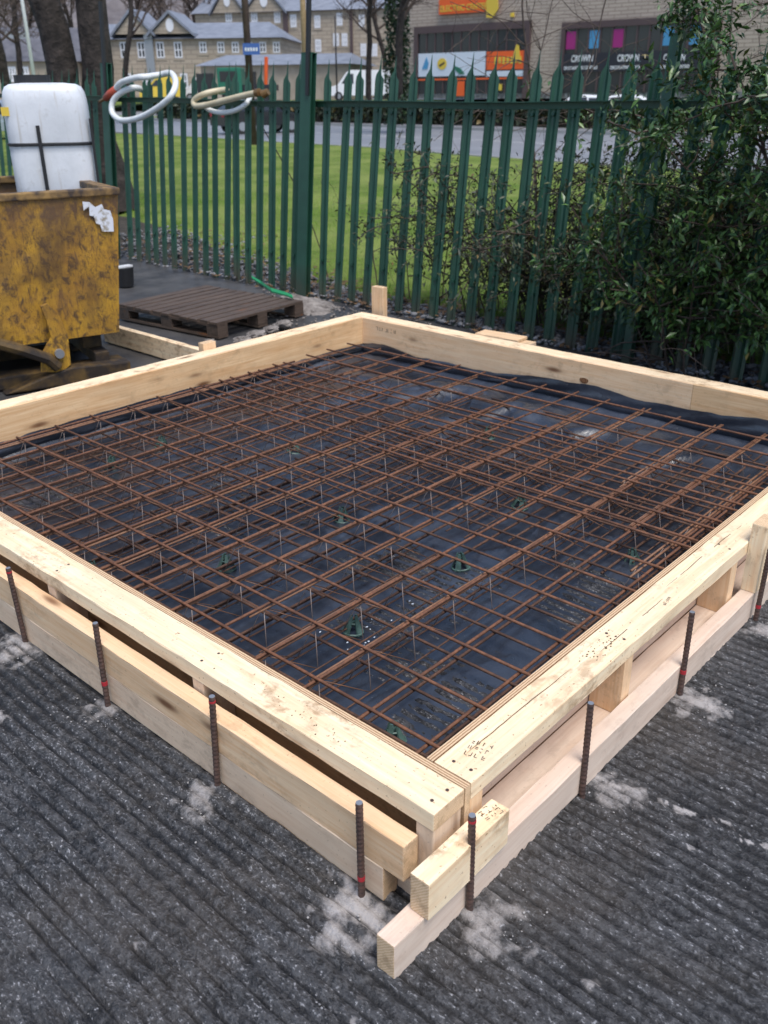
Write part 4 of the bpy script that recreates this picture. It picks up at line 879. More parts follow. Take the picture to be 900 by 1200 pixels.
bare('bare brown sapling with arching twigs rising behind the right part of the fence', (5.3, 1.55, 0), [((.05, .10, 1), 3.3, .008), ((.0, .30, 1), 3.2, .007), ((.1, -.12, 1), 3.3, .010)], 21)
bare('bare thin whips behind the pales between the middle and right fence posts', (5.5, 3.3, 0), [((.05, .0, 1), 3.2, .010), ((.0, -.2, 1), 3.0, .007), ((0, .18, 1), 2.8, .005)], 23)
mb = MB(); rng = np.random.default_rng(3)
tag(MB().tube(grow((4.62, 4.35, 0), (.1, .55, 1), 1.0, .01, rng, .12, 0, .1), .006, 5).build('dead_bramble_cane', M['twig']), 'bare dark cane crossing behind the pales right of the middle fence post', 'cane', 'dead bramble canes behind the fence')
tag(MB().tube(grow((4.66, 5.0, .0), (.1, .35, 1), 1.6, .01, rng, .08, 0, .1), .005, 5).build('dead_bramble_cane', M['twig']), 'long bare cane rising behind the pales just left of the middle fence post', 'cane', 'dead bramble canes behind the fence')
# ================================================================== ROAD AND BEYOND
def strip(name, near, far, z0, z1, mat, kind='structure', skirt=None):
    V = []; F = []
    for (a, b) in zip(near, far): V += [(a[0], a[1], z0), (b[0], b[1], z1)]
    for i in range(len(near)-1): F.append((2*i, 2*i+1, 2*i+3, 2*i+2))
    mb = MB(); mb.add(V, F); o = mb.build(name, mat); tag(o, kind=kind); return o
NY = [-60, 9.58, 15.9, 20.1, 24.6, 36.1, 51.4, 120]; NX = [11., 19.1, 20.5, 21.8, 22.3, 24.3, 25.7, 30.]
near = list(zip(NX, NY)); far = [(x+13.2, y) for x, y in near]; far[1] = (33.2, 10); 
strip('road', near, far, 0., 0., M['road'])
strip('pavement', [(x+.16, y) for x, y in far], [(x+2.2, y) for x, y in far], .125, .13, M['pavement'])
strip('road_marking', [(x+6.3, y) for x, y in near], [(x+6.42, y) for x, y in near], .006, .006, M['white_line'])
def kerb(label, line, w, h, name='kerb'):
    mb = MB(); V = []; F = []; n = len(line)
    for x, y in line: V += [(x, y, -.02), (x+w, y, -.02), (x+w, y, h), (x, y, h)]
    for i in range(n-1): F += [(i*4+k, i*4+(k+1) % 4, i*4+4+(k+1) % 4, i*4+4+k) for k in range(4)]
    mb.add(V, F); tag(mb.build(name, M['kerb']), kind='structure')
kerb('near', [(x-.15, y) for x, y in near], .15, .06); kerb('far', far, .15, .13)
strip('verge', [(x+2.2, y) for x, y in far], [(x+4.5, y) for x, y in far], .125, .13, M['grass'])
strip('service_road', [(x+4.5, y) for x, y in far], [(x+16, y) for x, y in far], .13, .2, M['road'])
strip('bank', [(x+16, y) for x, y in far], [(x+24, y) for x, y in far], .2, 1.15, M['grass'])
strip('car_park', [(x+24, y) for x, y in far], [(x+180, y) for x, y in far], 1.15, 1.45, M['road'])
# hill behind
def hill():
    us = np.linspace(-150, 120, 90); ds = np.linspace(120, 330, 40); U, D = np.meshgrid(us, ds, indexing='ij')
    Z = np.clip((D-125)/150, 0, 1)*48*(.75+.5*fbm(U*.02+9, D*.02, 3, 3))+fbm(U*.25, D*.25, 9, 3)*6*np.clip((D-125)/20, 0, 1)
    P = np.array([CAM[0], CAM[1], 0])+RT*U[..., None]+FW*D[..., None]; P[..., 2] = Z+.8
    nx, ny = U.shape; idx = np.arange(nx*ny).reshape(nx, ny); F = np.stack([idx[:-1, :-1], idx[1:, :-1], idx[1:, 1:], idx[:-1, 1:]], -1).reshape(-1, 4)
    tag(arr_obj('hill', P.reshape(-1, 3), F, M['hill'], smooth=False), kind='structure')
hill()
# hedge along the far side of the road
def hedge(label, u0, u1, dfn, h, seed, n, w=1.0, z0=.35):
    rng = np.random.default_rng(seed); p0 = ud(u0, dfn(u0)); e = empty('hedge', p0); tag(e, label, 'hedge')
    u = rng.uniform(u0, u1, n); d = np.array([dfn(a) for a in u])+rng.uniform(0, w, n); hh = h*(.78+.35*fbm(u*.8, d*.1, seed, 3)); z = z0+rng.random(n)**.6*hh
    C = np.array([CAM[0], CAM[1], 0])+RT*u[:, None]+FW*d[:, None]-p0; C[:, 2] = z-p0[2]
    V, F = leaf_cloud(C, rng.normal(0, 1, (n, 3)), .30, rng, .6); o = arr_obj('foliage', V, F, M['leaf_dark'], e); set_attr(o, 'tint', np.repeat(rng.random(n), 5))
    us = np.linspace(u0, u1, 24); mb = MB(); V = []; F = []
    for a in us:
        q = ud(a, dfn(a)+w*.3)-p0; q2 = ud(a, dfn(a)+w*.8)-p0; V += [(q[0], q[1], 0), (q2[0], q2[1], 0), (q2[0], q2[1], z0+h*.7), (q[0], q[1], z0+h*.7)]
    for i in range(23): F += [(i*4+k, i*4+(k+1) % 4, i*4+4+(k+1) % 4, i*4+4+k) for k in range(4)]
    mb.add(V, F); mb.build('woody_core', M['twig'], e)
hedge('low dark clipped hedge between the road and the car park, running behind the pales', -16, 15., lambda u: 53.5-u*1.02 if u < 12 else 41.3-(u-12)*.4, 1.0, 31, 15000, z0=.1)

# ---------------------------------------------------------------- facades
class Facade:
    """a wall given by two points (u, d) in plan; local x along the wall, local -y towards the viewer, z up"""
    def __init__(s, name, label, cat, a, b, z):
        A = ud(*a, z); Bp = ud(*b, z); v = Bp-A; s.L = np.hypot(v[0], v[1]); s.rz = math.atan2(v[1], v[0]); s.A = A; s.v = v/s.L; s.e = empty(name, A, s.rz); tag(s.e, label, cat)
        s.n = np.array([s.v[1], -s.v[0], 0.])
    def loc(s, px, py):
        d = RM @ _ray((px, py)); t = np.dot(s.A-CAM, s.n)/np.dot(d, s.n); P = CAM+d*t-s.A; return float(P @ s.v), float(P[2])
    def rect(s, name, px0, py0, px1, py1, mat, d0=-.08, d1=.0, parent=None, bevel=0, keep=True):
        xa, za = s.loc(px0, py1); xb, zb = s.loc(px1, py0)
        return MB().box(xa, xb, d0, d1, za, zb).build(name, mat, parent or s.e) if keep else (xa, xb, za, zb)
    def box(s, name, x0, x1, z0, z1, mat, d0, d1, parent=None): return MB().box(x0, x1, d0, d1, z0, z1).build(name, mat, parent or s.e)
    def window(s, px0, py0, px1, py1, cols=2, rows=2, fr=.10, framemat='frame_white', glass='glass', surround=None):
        xa, za = s.loc(px0, py1); xb, zb = s.loc(px1, py0); mb = MB(); t = fr
        if surround: MB().box(xa-.18, xb+.18, -.05, .0, zb+.003, zb+.28).build('lintel', M[surround], s.e); MB().box(xa-.18, xb+.18, -.05, 0, za-.22, za-.003).build('sill', M[surround], s.e)
        mb.box(xa, xb, -.07, .0, za, za+t).box(xa, xb, -.07, 0, zb-t, zb).box(xa, xa+t, -.0695, -.001, za+t, zb-t).box(xb-t, xb, -.0695, -.001, za+t, zb-t)
        for i in range(1, cols): x = xa+(xb-xa)*i/cols; mb.box(x-t*.5, x+t*.5, -.069, -.002, za+t, zb-t)
        for j in range(1, rows): z = za+(zb-za)*j/rows; mb.box(xa+t, xb-t, -.064, -.003, z-t*.4, z+t*.4)
        w = mb.build('window', M[framemat], s.e, fix=False); MB().box(xa+t*.5, xb-t*.5, -.03, -.012, za+t*.5, zb-t*.5).build('pane', M[glass], w); return w
    def text(s, body, px0, py0, px1, py1, mat, d=-.20, parent=None, bold=True):
        xa, za = s.loc(px0, py1); xb, zb = s.loc(px1, py0)
        c = bpy.data.curves.new('lettering', 'FONT'); c.body = body; c.extrude = .02; c.offset = .02 if bold else 0; o = bpy.data.objects.new('tmp', c); COL.objects.link(o)
        dg = bpy.context.evaluated_depsgraph_get(); me = bpy.data.meshes.new_from_object(o.evaluated_get(dg)); bpy.data.objects.remove(o)
        n = len(me.vertices); co = np.empty(n*3, dtype=np.float32); me.vertices.foreach_get('co', co); co = co.reshape(-1, 3); mn, mx = co.min(0), co.max(0)
        co[:, 0] = (co[:, 0]-mn[0])/(mx[0]-mn[0])*(xb-xa)+xa; zz = (co[:, 1]-mn[1])/(mx[1]-mn[1])*(zb-za)+za; yy = d-(co[:, 2]-mn[2])*.5; co[:, 1] = yy; co[:, 2] = zz
        me.vertices.foreach_set('co', co.ravel()); me.update(); me.materials.append(M[mat]); o = bpy.data.objects.new('lettering', me); COL.objects.link(o); o.parent = parent or s.e; return o
# ---- warehouse
W = Facade('retail_warehouse', 'large cream blockwork shop building with an orange sign and two wide glazed fronts', 'shop building', (1.35, 76.0), (27.5, 54.8), 1.25)
W.box('wall', 0, W.L, 0, 15, M['cream_brick'], .0, 18.)
W.box('plinth', 0, W.L, 0, .35, M['stone'], -.06, -.003)
# shop front one
xa, xb, za, zb = W.rect('', 491, 33, 618, 113, None, keep=False)
W.box('frame', xa-.35, xa, 0.01, zb+.45, M['frame_brown'], -.25, -.004); W.box('frame', xb, xb+.35, 0.01, zb+.45, M['frame_brown'], -.25, -.004); W.box('frame', xa+.002, xb-.002, zb, zb+.44, M['frame_brown'], -.24, -.004)
gl = W.box('shop_window', xa, xb, .36, zb-.002, M['glass'], -.10, -.05)
mb = MB()
for i in range(1, 12): x = xa+(xb-xa)*i/12; mb.box(x-.05, x+.05, -.16, -.102, .36, zb-.004)
mb.build('mullions', M['frame_brown'], gl)
W.rect('banner', 492, 60, 571, 90, M['banner_white'], -.20, -.165); W.rect('banner_stripe', 492, 90.3, 617, 94.5, M['orange'], -.20, -.165)
W.rect('banner', 571.4, 59, 617, 82, M['orange'], -.20, -.165); W.rect('banner', 571.4, 82.4, 617, 90, M['banner_white'], -.20, -.165)
W.rect('poster', 535.5, 95, 546, 112.5, M['orange'], -.20, -.165); W.rect('poster', 586, 98, 590, 106, M['yellow'], -.20, -.165)
mb = MB(); # yellow mark and dark shapes on the banners
x, z = W.loc(520, 75); ring = [(x+.42*math.cos(a), z+.38*math.sin(a)) for a in [i*math.pi/10 for i in range(20)]]; mb.prism(ring, -.235, -.205, 'y'); mb.build('yellow_disc', M['yellow'], W.e)
x, z = W.loc(520, 75); mb = MB(); mb.prism([(x-.25, z-.06), (x+.25, z+.14), (x+.22, z+.0), (x-.2, z-.2)], -.245, -.237, 'y'); mb.build('dark_mark', M['banner_black'], W.e)
x, z = W.loc(540, 82); mb = MB(); mb.prism([(x-.5, z+.3), (x+.1, z+.12), (x+.5, z-.25), (x+.1, z-.3), (x-.3, z-.05)], -.245, -.205, 'y'); mb.build('green_mark', M['lorry_green'], W.e)
x, z = W.loc(503, 74); mb = MB(); mb.prism([(x-.5, z-.4), (x-.1, z+.4), (x+.1, z+.0), (x+.0, z-.4)], -.235, -.205, 'y'); mb.build('blue_mark', M['skyblue'], W.e)
x, z = W.loc(600, 70); mb = MB(); 
for k in range(7): mb.box(x-1.3+k*.33, x-1.3+k*.33+.2, -.235, -.205, z-.25+.05*(k % 2), z+.2)
mb.build('yellow_letter_shapes', M['yellow'], W.e)
x, z = W.loc(608, 68); mb = MB(); mb.prism([(x-.25, z-.3), (x+.25, z-.1), (x+.1, z+.75), (x-.1, z+.85), (x-.3, z+.3)], -.245, -.205, 'y'); mb.build('yellow_emblem', M['yellow'], W.e)
# fascia sign
sg = W.rect('sign_board', 517, -8, 584, 17.5, M['orange'], -.30, -.05)
W.text('ELECTRIC CENTER', 519, 3.0, 575, 14.5, 'yellow', -.305)
x, z = W.loc(580, 7); mb = MB(); mb.prism([(x-.45, z-.7), (x+.1, z-.75), (x+.5, z-.2), (x+.35, z+.9), (x-.1, z+1.1), (x-.5, z+.3)], -.36, -.305, 'y'); mb.build('yellow_emblem', M['yellow'], W.e)
W.rect('alarm_box', 600, 15, 603, 20, M['yellow'], -.25, -.01)
# shop front two
xa, xb, za, zb = W.rect('', 659, 25, 842, 113, None, keep=False)
W.box('frame', xa-.28, xa, 0.01, zb+.4, M['frame_brown'], -.25, -.004); W.box('frame', xb, xb+.28, 0.01, zb+.4, M['frame_brown'], -.25, -.004); W.box('frame', xa+.002, xb-.002, zb, zb+.39, M['frame_brown'], -.24, -.004)
gl = W.box('shop_window', xa, xb, .36, zb-.002, M['glass'], -.10, -.05)
mb = MB()
for i in range(1, 12): x = xa+(xb-xa)*i/12; mb.box(x-.06, x+.06, -.16, -.102, .36, zb-.004)
mb.build('mullions', M['frame_brown'], gl)
for i, m_ in enumerate(['magenta', None, 'skyblue', None, 'magenta', None, None, None, 'skyblue', None, 'skyblue', None]):
    if m_: wd = (xb-xa)/12; z2 = W.loc(690, 57)[1]; W.box('window_panel', xa+wd*i+.08, xa+wd*(i+1)-.08, z2, zb-.15, M[m_], -.15, -.104)
W.rect('banner', 659, 57, 842, 85, M['banner_black'], -.22, -.165)
for a in (0, 54, 108):
    W.text('CROWN', 671+a, 64-a*.012, 697+a, 73-a*.012, 'white', -.225); W.text('DECORATING CENTRES', 663+a, 77-a*.012, 702+a, 82.0-a*.012, 'white', -.225)
# ---- stone buildings
def gable_roof(F, name, x0, x1, z0, zr, depth, mat, over=.4, hip=0.):
    mb = MB(); y0, y1 = -over, depth+over; ym = depth/2
    V = [(x0-over, y0, z0), (x1+over, y0, z0), (x1+over, y1, z0), (x0-over, y1, z0), (x0-over+hip, ym, zr), (x1+over-hip, ym, zr)]
    mb.add(V, [(0, 1, 5, 4), (2, 3, 4, 5), (1, 2, 5), (3, 0, 4), (3, 2, 1, 0)]); return mb.build(name, M[mat], F.e)
def front_gable(F, x0, x1, zb, zp, depth, mat='stone_wall', oval=True):
    mb = MB(); xm = (x0+x1)/2; mb.prism([(x0, zb), (x1, zb), (xm, zp)], -.35, -.003, 'y'); mb.build('gable', M[mat], F.e)
    mb = MB(); t = .28
    mb.add([(x0-.4, -.6, zb-.25), (xm, -.6, zp+.12), (xm, depth*.5, zp+.12), (x0-.4, depth*.5, zb-.25), (x0-.4, -.6, zb-.25+t), (xm, -.6, zp+.12+t), (xm, depth*.5, zp+.12+t), (x0-.4, depth*.5, zb-.25+t)], [(0,3,2,1),(4,5,6,7),(0,1,5,4),(1,2,6,5),(2,3,7,6),(3,0,4,7)])
    mb.add([(x1+.4, -.6, zb-.25), (xm, -.6, zp+.12), (xm, depth*.5, zp+.12), (x1+.4, depth*.5, zb-.25), (x1+.4, -.6, zb-.25+t), (xm, -.6, zp+.12+t), (xm, depth*.5, zp+.12+t), (x1+.4, depth*.5, zb-.25+t)], [(0,1,2,3),(4,7,6,5),(0,4,5,1),(1,5,6,2),(2,6,7,3),(3,7,4,0)])
    mb.build('gable_roof', M['slate'], F.e)
    if oval:
        zc = zb+(zp-zb)*.45; w = (x1-x0)*.10; mb = MB(); mb.prism([(xm+w*math.cos(a), zc+w*1.5*math.sin(a)) for a in [i*math.pi/8 for i in range(16)]], -.42, -.353, 'y'); mb.build('oval_window', M['frame_white'], F.e)
S1 = Facade('stone_school', 'long low sandstone building with two front gables and a grey slate roof', 'stone building', (-32, 98), (-9.6, 96), 1.2)
z_e = S1.loc(250, 45)[1]; z_r = S1.loc(250, 21)[1]
S1.box('wall', 0, S1.L, 0, z_e, M['stone_wall'], .0, 12.); gable_roof(S1, 'roof', 0, S1.L, z_e+.003, z_r, 12, 'slate', hip=2.5)
for pxa, pxb, pk in ((136, 178, 15), (178, 224, 18)):
    a = S1.loc(pxa, 38)[0]; b_ = S1.loc(pxb, 38)[0]; front_gable(S1, a, b_, S1.loc(180, 40)[1], S1.loc(180, pk)[1], 10)
for px in (146, 166, 188, 209, 238, 259, 276, 292, 308, 324): S1.window(px-3.6, 49, px+3.6, 68 if px < 220 else 62, 2, 2, .12, surround='sandstone')
for px in (150, 172, 216, 238, 262): S1.window(px-3.5, 86, px+3.5, 104, 2, 2, .16)
S1.rect('drainpipe', 176.5, 36, 178, 112, M['metal'], -.2, -.06)
S2 = Facade('stone_mill', 'tall three storey sandstone building with slate roof and oval gable windows, behind the low one', 'stone building', (-21.5, 118), (2.4, 112), 1.3)
z_e = S2.loc(380, 12)[1]; z_r = S2.loc(380, -25)[1]
S2.box('wall', 0, S2.L, 0, z_e, M['stone_wall'], .0, 14.); gable_roof(S2, 'roof', 0, S2.L, z_e+.003, z_r, 14, 'slate')
for pxa, pxb in ((250, 286), (289, 333)): front_gable(S2, S2.loc(pxa, 12)[0], S2.loc(pxb, 12)[0], z_e, S2.loc(pxa, -15)[1], 10)
for (px, py) in [(268, 18), (298, 18), (325, 19), (344, 24), (372, 25), (398, 22), (424, 24), (344, 52), (373, 53), (394, 46), (404, 46), (426, 58), (439, 58), (372, 82), (398, 80)]: S2.window(px-3.2, py-7, px+3.2, py+8, 2, 2, .2, surround='sandstone')
for px in (336, 412): S2.rect('drainpipe', px, 13, px+1.2, 100, M['frame_brown'], -.25, -.06)
for px in (355, 395): a = S2.loc(px, 0)[0]; S2.box('chimney', a-.7, a+.7, z_e+2, z_r+1.8, M['stone_wall'], 6.0, 7.4)
S3 = Facade('long_shed', 'long low shed with a pale grey sheet roof in front of the tall stone building', 'shed', (-15.2, 84), (-2.6, 81), 1.2)
z_e = S3.loc(330, 76)[1]; z_r = S3.loc(330, 61)[1]
S3.box('wall', 0, S3.L, 0, z_e, M['sandstone'], .0, 8.); gable_roof(S3, 'roof', 0, S3.L, z_e+.003, z_r, 8, 'slate', hip=1.2)
S3.rect('door', 268, 84, 300, 110, M['glass'], -.1, -.003); S3.rect('door', 232, 86, 250, 110, M['glass'], -.1, -.003)
S4 = Facade('dark_roofed_house', 'house with a big dark slate roof behind the tree trunks at the left edge', 'house', (-44, 88), (-28, 92), 1.2)
z_e = S4.loc(20, 72)[1]; z_r = S4.loc(20, 28)[1]; S4.box('wall', 0, S4.L, 0, z_e, M['sandstone'], .0, 9.); gable_roof(S4, 'roof', 0, S4.L, z_e+.003, z_r, 9, 'slate_dark')
for px in (15, 30, 60): S4.window(px-3, 78, px+3, 96, 2, 2, .18)
S4.rect('skylight', 8, 38, 34, 46, M['metal'], -.9, -.85)
# ---------------------------------------------------------------- poles
def pole(name, label, cat, px, py, d, r, ht, mat, z=0., lean=0., extra=None, group=None):
    p = bp(px, py, d); e = empty(name, (float(p[0]), float(p[1]), z)); tag(e, label, cat, group)
    MB().tube([(0, 0, -.1), (lean*ht, 0, ht)], [r, r*.8], 12).build('shaft', M[mat], e, smooth=True); return e
e = pole('telegraph_pole', 'brown wooden telegraph pole with a small blue sign, standing on the lawn edge', 'telegraph pole', 297, 160, 33.5, .125, 11, 'pole_brown')
MB().box(-.14, .42, -.20, -.165, 2.82, 3.16).build('blue_sign', M['blue'], e, rz=YAW)
sg_ = [(0, .10), (.1, .03), (.2, .08)]; mb = MB()
for k in range(5): mb.box(-.07+k*.09, -.07+k*.09+.055, -.205, -.2005, 2.93, 3.03)
mb.build('sign_marks', M['white'], e, rz=YAW)
pole('lamp_post', 'thin white lamp post at the left edge beyond the tank', 'lamp post', 43, 110, 30, .055, 9, 'white')
pole('lamp_post', 'tan coloured post in front of the tall stone building', 'lamp post', 359, 110, 70, .22, 13, 'pole_tan', z=1.)
pole('lamp_post', 'slim dark post right of the tan one beyond the road', 'lamp post', 395, 112, 66, .06, 5.2, 'black', z=1.)
# ---------------------------------------------------------------- vehicles
def car(label, at, rz, L, W_, Hh, paint, z=0., name='parked_car', cat='car', van=False, group=None, logo=None, z_roof=None):
    e = empty(name, at, rz); tag(e, label, cat, group); h = L/2; w = W_/2
    if van: prof = [(-h, .35), (-h+.05, .95), (-h+.75, 1.12), (-h+1.45, Hh*.93), (-h+1.8, Hh), (h-.1, Hh), (h, Hh-.15), (h, .35)]
    else: prof = [(-h, .35), (-h+.04, .70), (-h+.25, .80), (-h+1.15, .92), (-h+1.75, Hh*.96), (-h+2.2, Hh), (h-1.05, Hh*.97), (h-.30, .98), (h-.02, .88), (h, .35)]
    mb = MB(); n = len(prof); V = []
    for side in (-1, 1):
        for x, z_ in prof: tp = max(0, (z_-.9)/(Hh-.9+1e-6)); V.append((x, side*(w-tp*(.08 if van else .17)), z_))
    F = [tuple(range(n-1, -1, -1)), tuple(range(n, 2*n))]+[(i, (i+1) % n, n+(i+1) % n, n+i) for i in range(n)]
    mb.add(V, F); mb.build('body', M[paint], e, bevel=.03)
    def sidewin(x0, x1, x2, x3, z0, z1, s):
        t0 = (z0-.9)/(Hh-.9)*(.08 if van else .17); t1 = (z1-.9)/(Hh-.9)*(.08 if van else .17); o = .006
        y0 = s*(w-t0+o); y1 = s*(w-t1+o); q = s*.02; MB().add([(x0, y0, z0), (x1, y0, z0), (x2, y1, z1), (x3, y1, z1), (x0, y0-q, z0), (x1, y0-q, z0), (x2, y1-q, z1), (x3, y1-q, z1)], [(0,1,2,3),(7,6,5,4),(0,4,5,1),(1,5,6,2),(2,6,7,3),(3,7,4,0)]).build('side_window', M['glass'], e)
    for s in (-1, 1):
        if van: sidewin(-h+1.05, -h+2.0, -h+2.0, -h+1.5, 1.2, Hh*.88, s)
        else: sidewin(-h+1.40, h-1.45, h-1.5, -h+1.85, .96, Hh*.92, s); sidewin(h-1.38, h-.55, h-1.0, h-1.42, .97, Hh*.90, s)
    a, b_ = (prof[2], prof[3]) if van else (prof[3], prof[4]); k0, k1 = .10, .92
    P = lambda k: (a[0]+(b_[0]-a[0])*k-.02, a[1]+(b_[1]-a[1])*k+.015); p0, p1 = P(k0), P(k1)
    MB().add([(p0[0], -w*.85, p0[1]), (p0[0], w*.85, p0[1]), (p1[0], w*.78, p1[1]), (p1[0], -w*.78, p1[1])]+[(p0[0]+.03, -w*.85, p0[1]), (p0[0]+.03, w*.85, p0[1]), (p1[0]+.03, w*.78, p1[1]), (p1[0]+.03, -w*.78, p1[1])], [(0,1,2,3),(7,6,5,4),(0,4,5,1),(1,5,6,2),(2,6,7,3),(3,7,4,0)]).build('windscreen', M['glass'], e)
    for x in (-h+.8, h-.85):
        for s in (-1, 1):
            t = MB().tube([(0, -.10, 0), (0, .10, 0)], .32, 20).build('wheel', M['tyre'], e, (x, s*(w-.085), .32)); MB().tube([(0, -.104, 0), (0, .104, 0)], .19, 16).build('rim', M['metal'], t)
    for s in (-1, 1): MB().box(-h-.02, -h+.1, s*w*.72-.14, s*w*.72+.14, .62, .74).build('headlight', M['white'], e); MB().box(h-.08, h+.02, s*w*.78-.1, s*w*.78+.1, .72, .92).build('tail_light', M['red_paint'], e)
    if logo: MB().tube([(0, -w-.012, 0), (0, -w+.02, 0)], .34, 24).build('round_logo', M['blue'], e, (h-.75, 0, 1.05))
    return e
q = bp(303, 140, 45); car('dark hatchback driving on the road behind the beige hose', (float(q[0]), float(q[1]), .0), YAW+.55+math.pi, 4.1, 1.75, 1.45, 'dark_car')
q = bp(432, 112, 78); car('white van with a round blue logo parked before the ivy covered trunk', (float(q[0]), float(q[1]), 1.15), YAW, 6.3, 2.0, 2.15, 'white', name='parked_van', cat='van', van=True, logo=True)
q = bp(245, 112, 88); car('white van parked by the low stone building, behind the beige hose', (float(q[0]), float(q[1]), 1.15), YAW+.2, 5.0, 2.0, 2.0, 'white', name='parked_van', cat='van', van=True)
q = bp(190, 112, 85); car('yellow van behind the white hose loop', (float(q[0]), float(q[1]), 1.15), YAW+.1, 3.6, 1.9, 1.9, 'yellow', name='parked_van', cat='van', van=True)
q = bp(-2, 135, 40); car('silver blue car at the left picture edge on the road behind the tank', (float(q[0]), float(q[1]), 0), YAW-.1, 4.2, 1.8, 1.5, 'silver')
for i, (px, lab) in enumerate([(678, 'white car parked under the left black shop banner'), (724, 'white car parked under the right black shop banner')]):
    q = bp(px, 118, 47.5-i*2.5); car(lab, (float(q[0]), float(q[1]), .15), YAW-.35, 4.0, 1.75, 1.36, 'white', group='white cars before the shop')
# green lorry with an orange loader post
q = bp(285, 112, 74); e = empty('lorry', (float(q[0]), float(q[1]), 1.15), YAW); tag(e, 'green lorry with an orange upright arm beside the shed', 'lorry')
MB().box(-1.7, .1, -1, 1, .5, 2.3).build('cab', M['lorry_green'], e, bevel=.06); MB().box(-1.5, -.2, -1.02, -1.003, 1.35, 2.05).build('side_window', M['glass'], e); MB().box(.15, 2.6, -1, 1, .75, 1.15).build('bed', M['banner_black'], e)
MB().tube([(1.75, 0, 1.15), (1.9, 0, 3.0)], .14, 8).build('loader_arm', M['orange'], e)
for x in (-1.0, 1.7):
    for s in (-1, 1): MB().tube([(0, -.14, 0), (0, .14, 0)], .45, 20).build('wheel', M['tyre'], e, (x, s*.85, .45))
# ---------------------------------------------------------------- trees
def tree(name, label, at, trunks, seed, depth=4, group=None, twigs=True, mat='bark', crownmat='twig', seglen=.5, rmin=.006, cat='tree'):
    rng = np.random.default_rng(seed); e = empty(name, at); tag(e, label, cat, group); mb = MB(); cr = MB()
    def branch(p, d, L, r, lvl):
        n = max(4, int(L/seglen)); pts = [np.array(p, float)]; d = np.array(d, float)/np.linalg.norm(d)
        for i in range(n): d = d+rng.normal(0, .09+.05*lvl, 3); d[2] += .03 if lvl else 0; d /= np.linalg.norm(d); pts.append(pts[-1]+d*L/n)
        rad = [max(rmin, r*(1-.55*i/n)) for i in range(n+1)]
        if lvl == 0: rad[0] *= 1.35; rad[1] *= 1.08
        (mb if lvl == 0 else cr).tube(pts, rad, 14 if lvl == 0 else (6 if lvl < 2 else 3), cap=False)
        if lvl >= depth: return
        k = (7, 6, 5, 5, 4)[lvl]
        for c in range(k):
            t = rng.uniform(.35 if lvl == 0 else .2, 1.); i = min(n, int(t*n)); a = rng.random()*6.28; s = np.array([math.cos(a), math.sin(a), rng.uniform(-.1, .9)]); branch(pts[i], s+d*.6, L*rng.uniform(.38, .62), max(rmin, rad[i]*.5), lvl+1)
    for (off, d, L, r) in trunks: branch(off, d, L, r, 0)
    mb.build('trunk', M[mat], e, smooth=True, fix=False); cr.build('crown', M[crownmat], e, fix=False); return e
q = bp(97, 112, 14.5)
tree('twin_trunk_tree', 'big old tree with two thick dark trunks behind the tank and the fence', (float(q[0]), float(q[1]), 0), [((-.14, .16, 0), (-.02, .02, 1), 9, .25), ((.16, -.30, 0), (-.01, .01, 1), 10, .25)], 5, depth=3)
q = bp(466, 112, 44); e = tree('ivy_clad_tree', 'bare tree with an ivy covered trunk at the corner of the shop building', (float(q[0]), float(q[1]), .4), [((0, 0, 0), (.0, 0, 1), 9, .2)], 8, depth=4)
rng = np.random.default_rng(4); n = 5200; z = rng.uniform(0, 8.5, n); a = rng.random(n)*6.28; rr = (.35+.35*fbm(z*1.1, a, 3, 3))*rng.uniform(.5, 1.15, n); C = np.stack([rr*np.cos(a), rr*np.sin(a), z], -1); V, F = leaf_cloud(C, rng.normal(0, 1, (n, 3)), .16, rng, .8); o = arr_obj('ivy', V, F, M['ivy'], e); set_attr(o, 'tint', np.repeat(rng.random(n), 5))
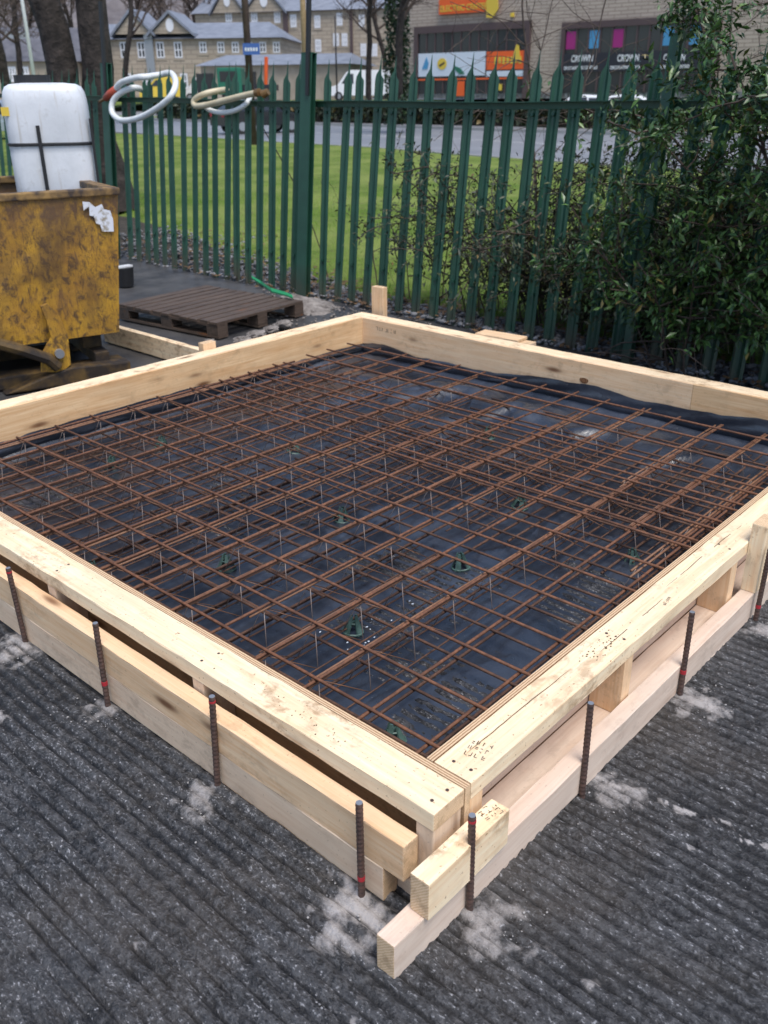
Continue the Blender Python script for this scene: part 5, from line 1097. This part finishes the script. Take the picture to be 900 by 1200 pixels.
for i, (px, d, lab) in enumerate([(8, 24, 'bare tree at the left picture edge behind the lamp post'), (150, 60, 'bare tree in front of the left stone gable'), (18, 60, 'bare tree further back at the left edge'), (432, 62, 'bare tree between the stone building and the shop'), (448, 90, 'small bare tree far behind the white van'), (-30, 40, 'bare tree just outside the left edge')]):
    q = bp(px, 112, d); tree('bare_tree', lab, (float(q[0]), float(q[1]), .4 if d > 40 else 0), [((0, 0, 0), (rng.normal(0, .05), 0, 1), 6+d*.09, .09+d*.0018)], 40+i, depth=4, group='bare winter trees', rmin=.004+d*.00022)
for i in range(16):
    px = (-40, 10, 40, 75, 105, 140, 165, 200, 230, 262, 300, 345, 380, 415, 440, 470)[i]; d = 118+8*(i % 4)+(14 if 230 < px < 450 else 0); q = bp(px, 112, d)
    tree('bare_tree', 'leafless tree on the wooded slope behind the stone buildings', (float(q[0]), float(q[1]), 1.5+max(0, d-125)*.2), [((0, 0, 0), (0, 0, 1), 15, .3)], 60+i, depth=3, group='leafless trees on the wooded slope', rmin=.05, seglen=1.2)
# ================================================================== LIGHT
w = bpy.data.worlds.new('World'); sc.world = w; w.use_nodes = True; nt = w.node_tree; bg = nt.nodes['Background']; sky = nt.nodes.new('ShaderNodeTexSky')
sky.sky_type = 'NISHITA'; sky.sun_disc = False; EL, AZ = math.radians(66), math.radians(200)
sky.sun_elevation = EL; sky.sun_rotation = AZ; sky.air_density = 1.0; sky.dust_density = 1.5; sky.ozone_density = 1.0
nt.links.new(sky.outputs[0], bg.inputs[0]); bg.inputs[1].default_value = .125
sd = bpy.data.lights.new('sun', 'SUN'); sd.energy = 2.0; sd.angle = math.radians(32); sd.color = (1, .96, .90); so = bpy.data.objects.new('sun', sd); COL.objects.link(so)
dirv = Vector((math.sin(AZ)*math.cos(EL), math.cos(AZ)*math.cos(EL), math.sin(EL))); so.rotation_euler = dirv.to_track_quat('Z', 'Y').to_euler(); so.location = (0, 0, 20)
sc.view_settings.view_transform = 'Standard'; sc.view_settings.look = 'None'; sc.view_settings.exposure = 0.70; sc.view_settings.gamma = 1; sc.view_settings.use_curve_mapping = False
sc.cycles.max_bounces = 6; sc.cycles.diffuse_bounces = 3
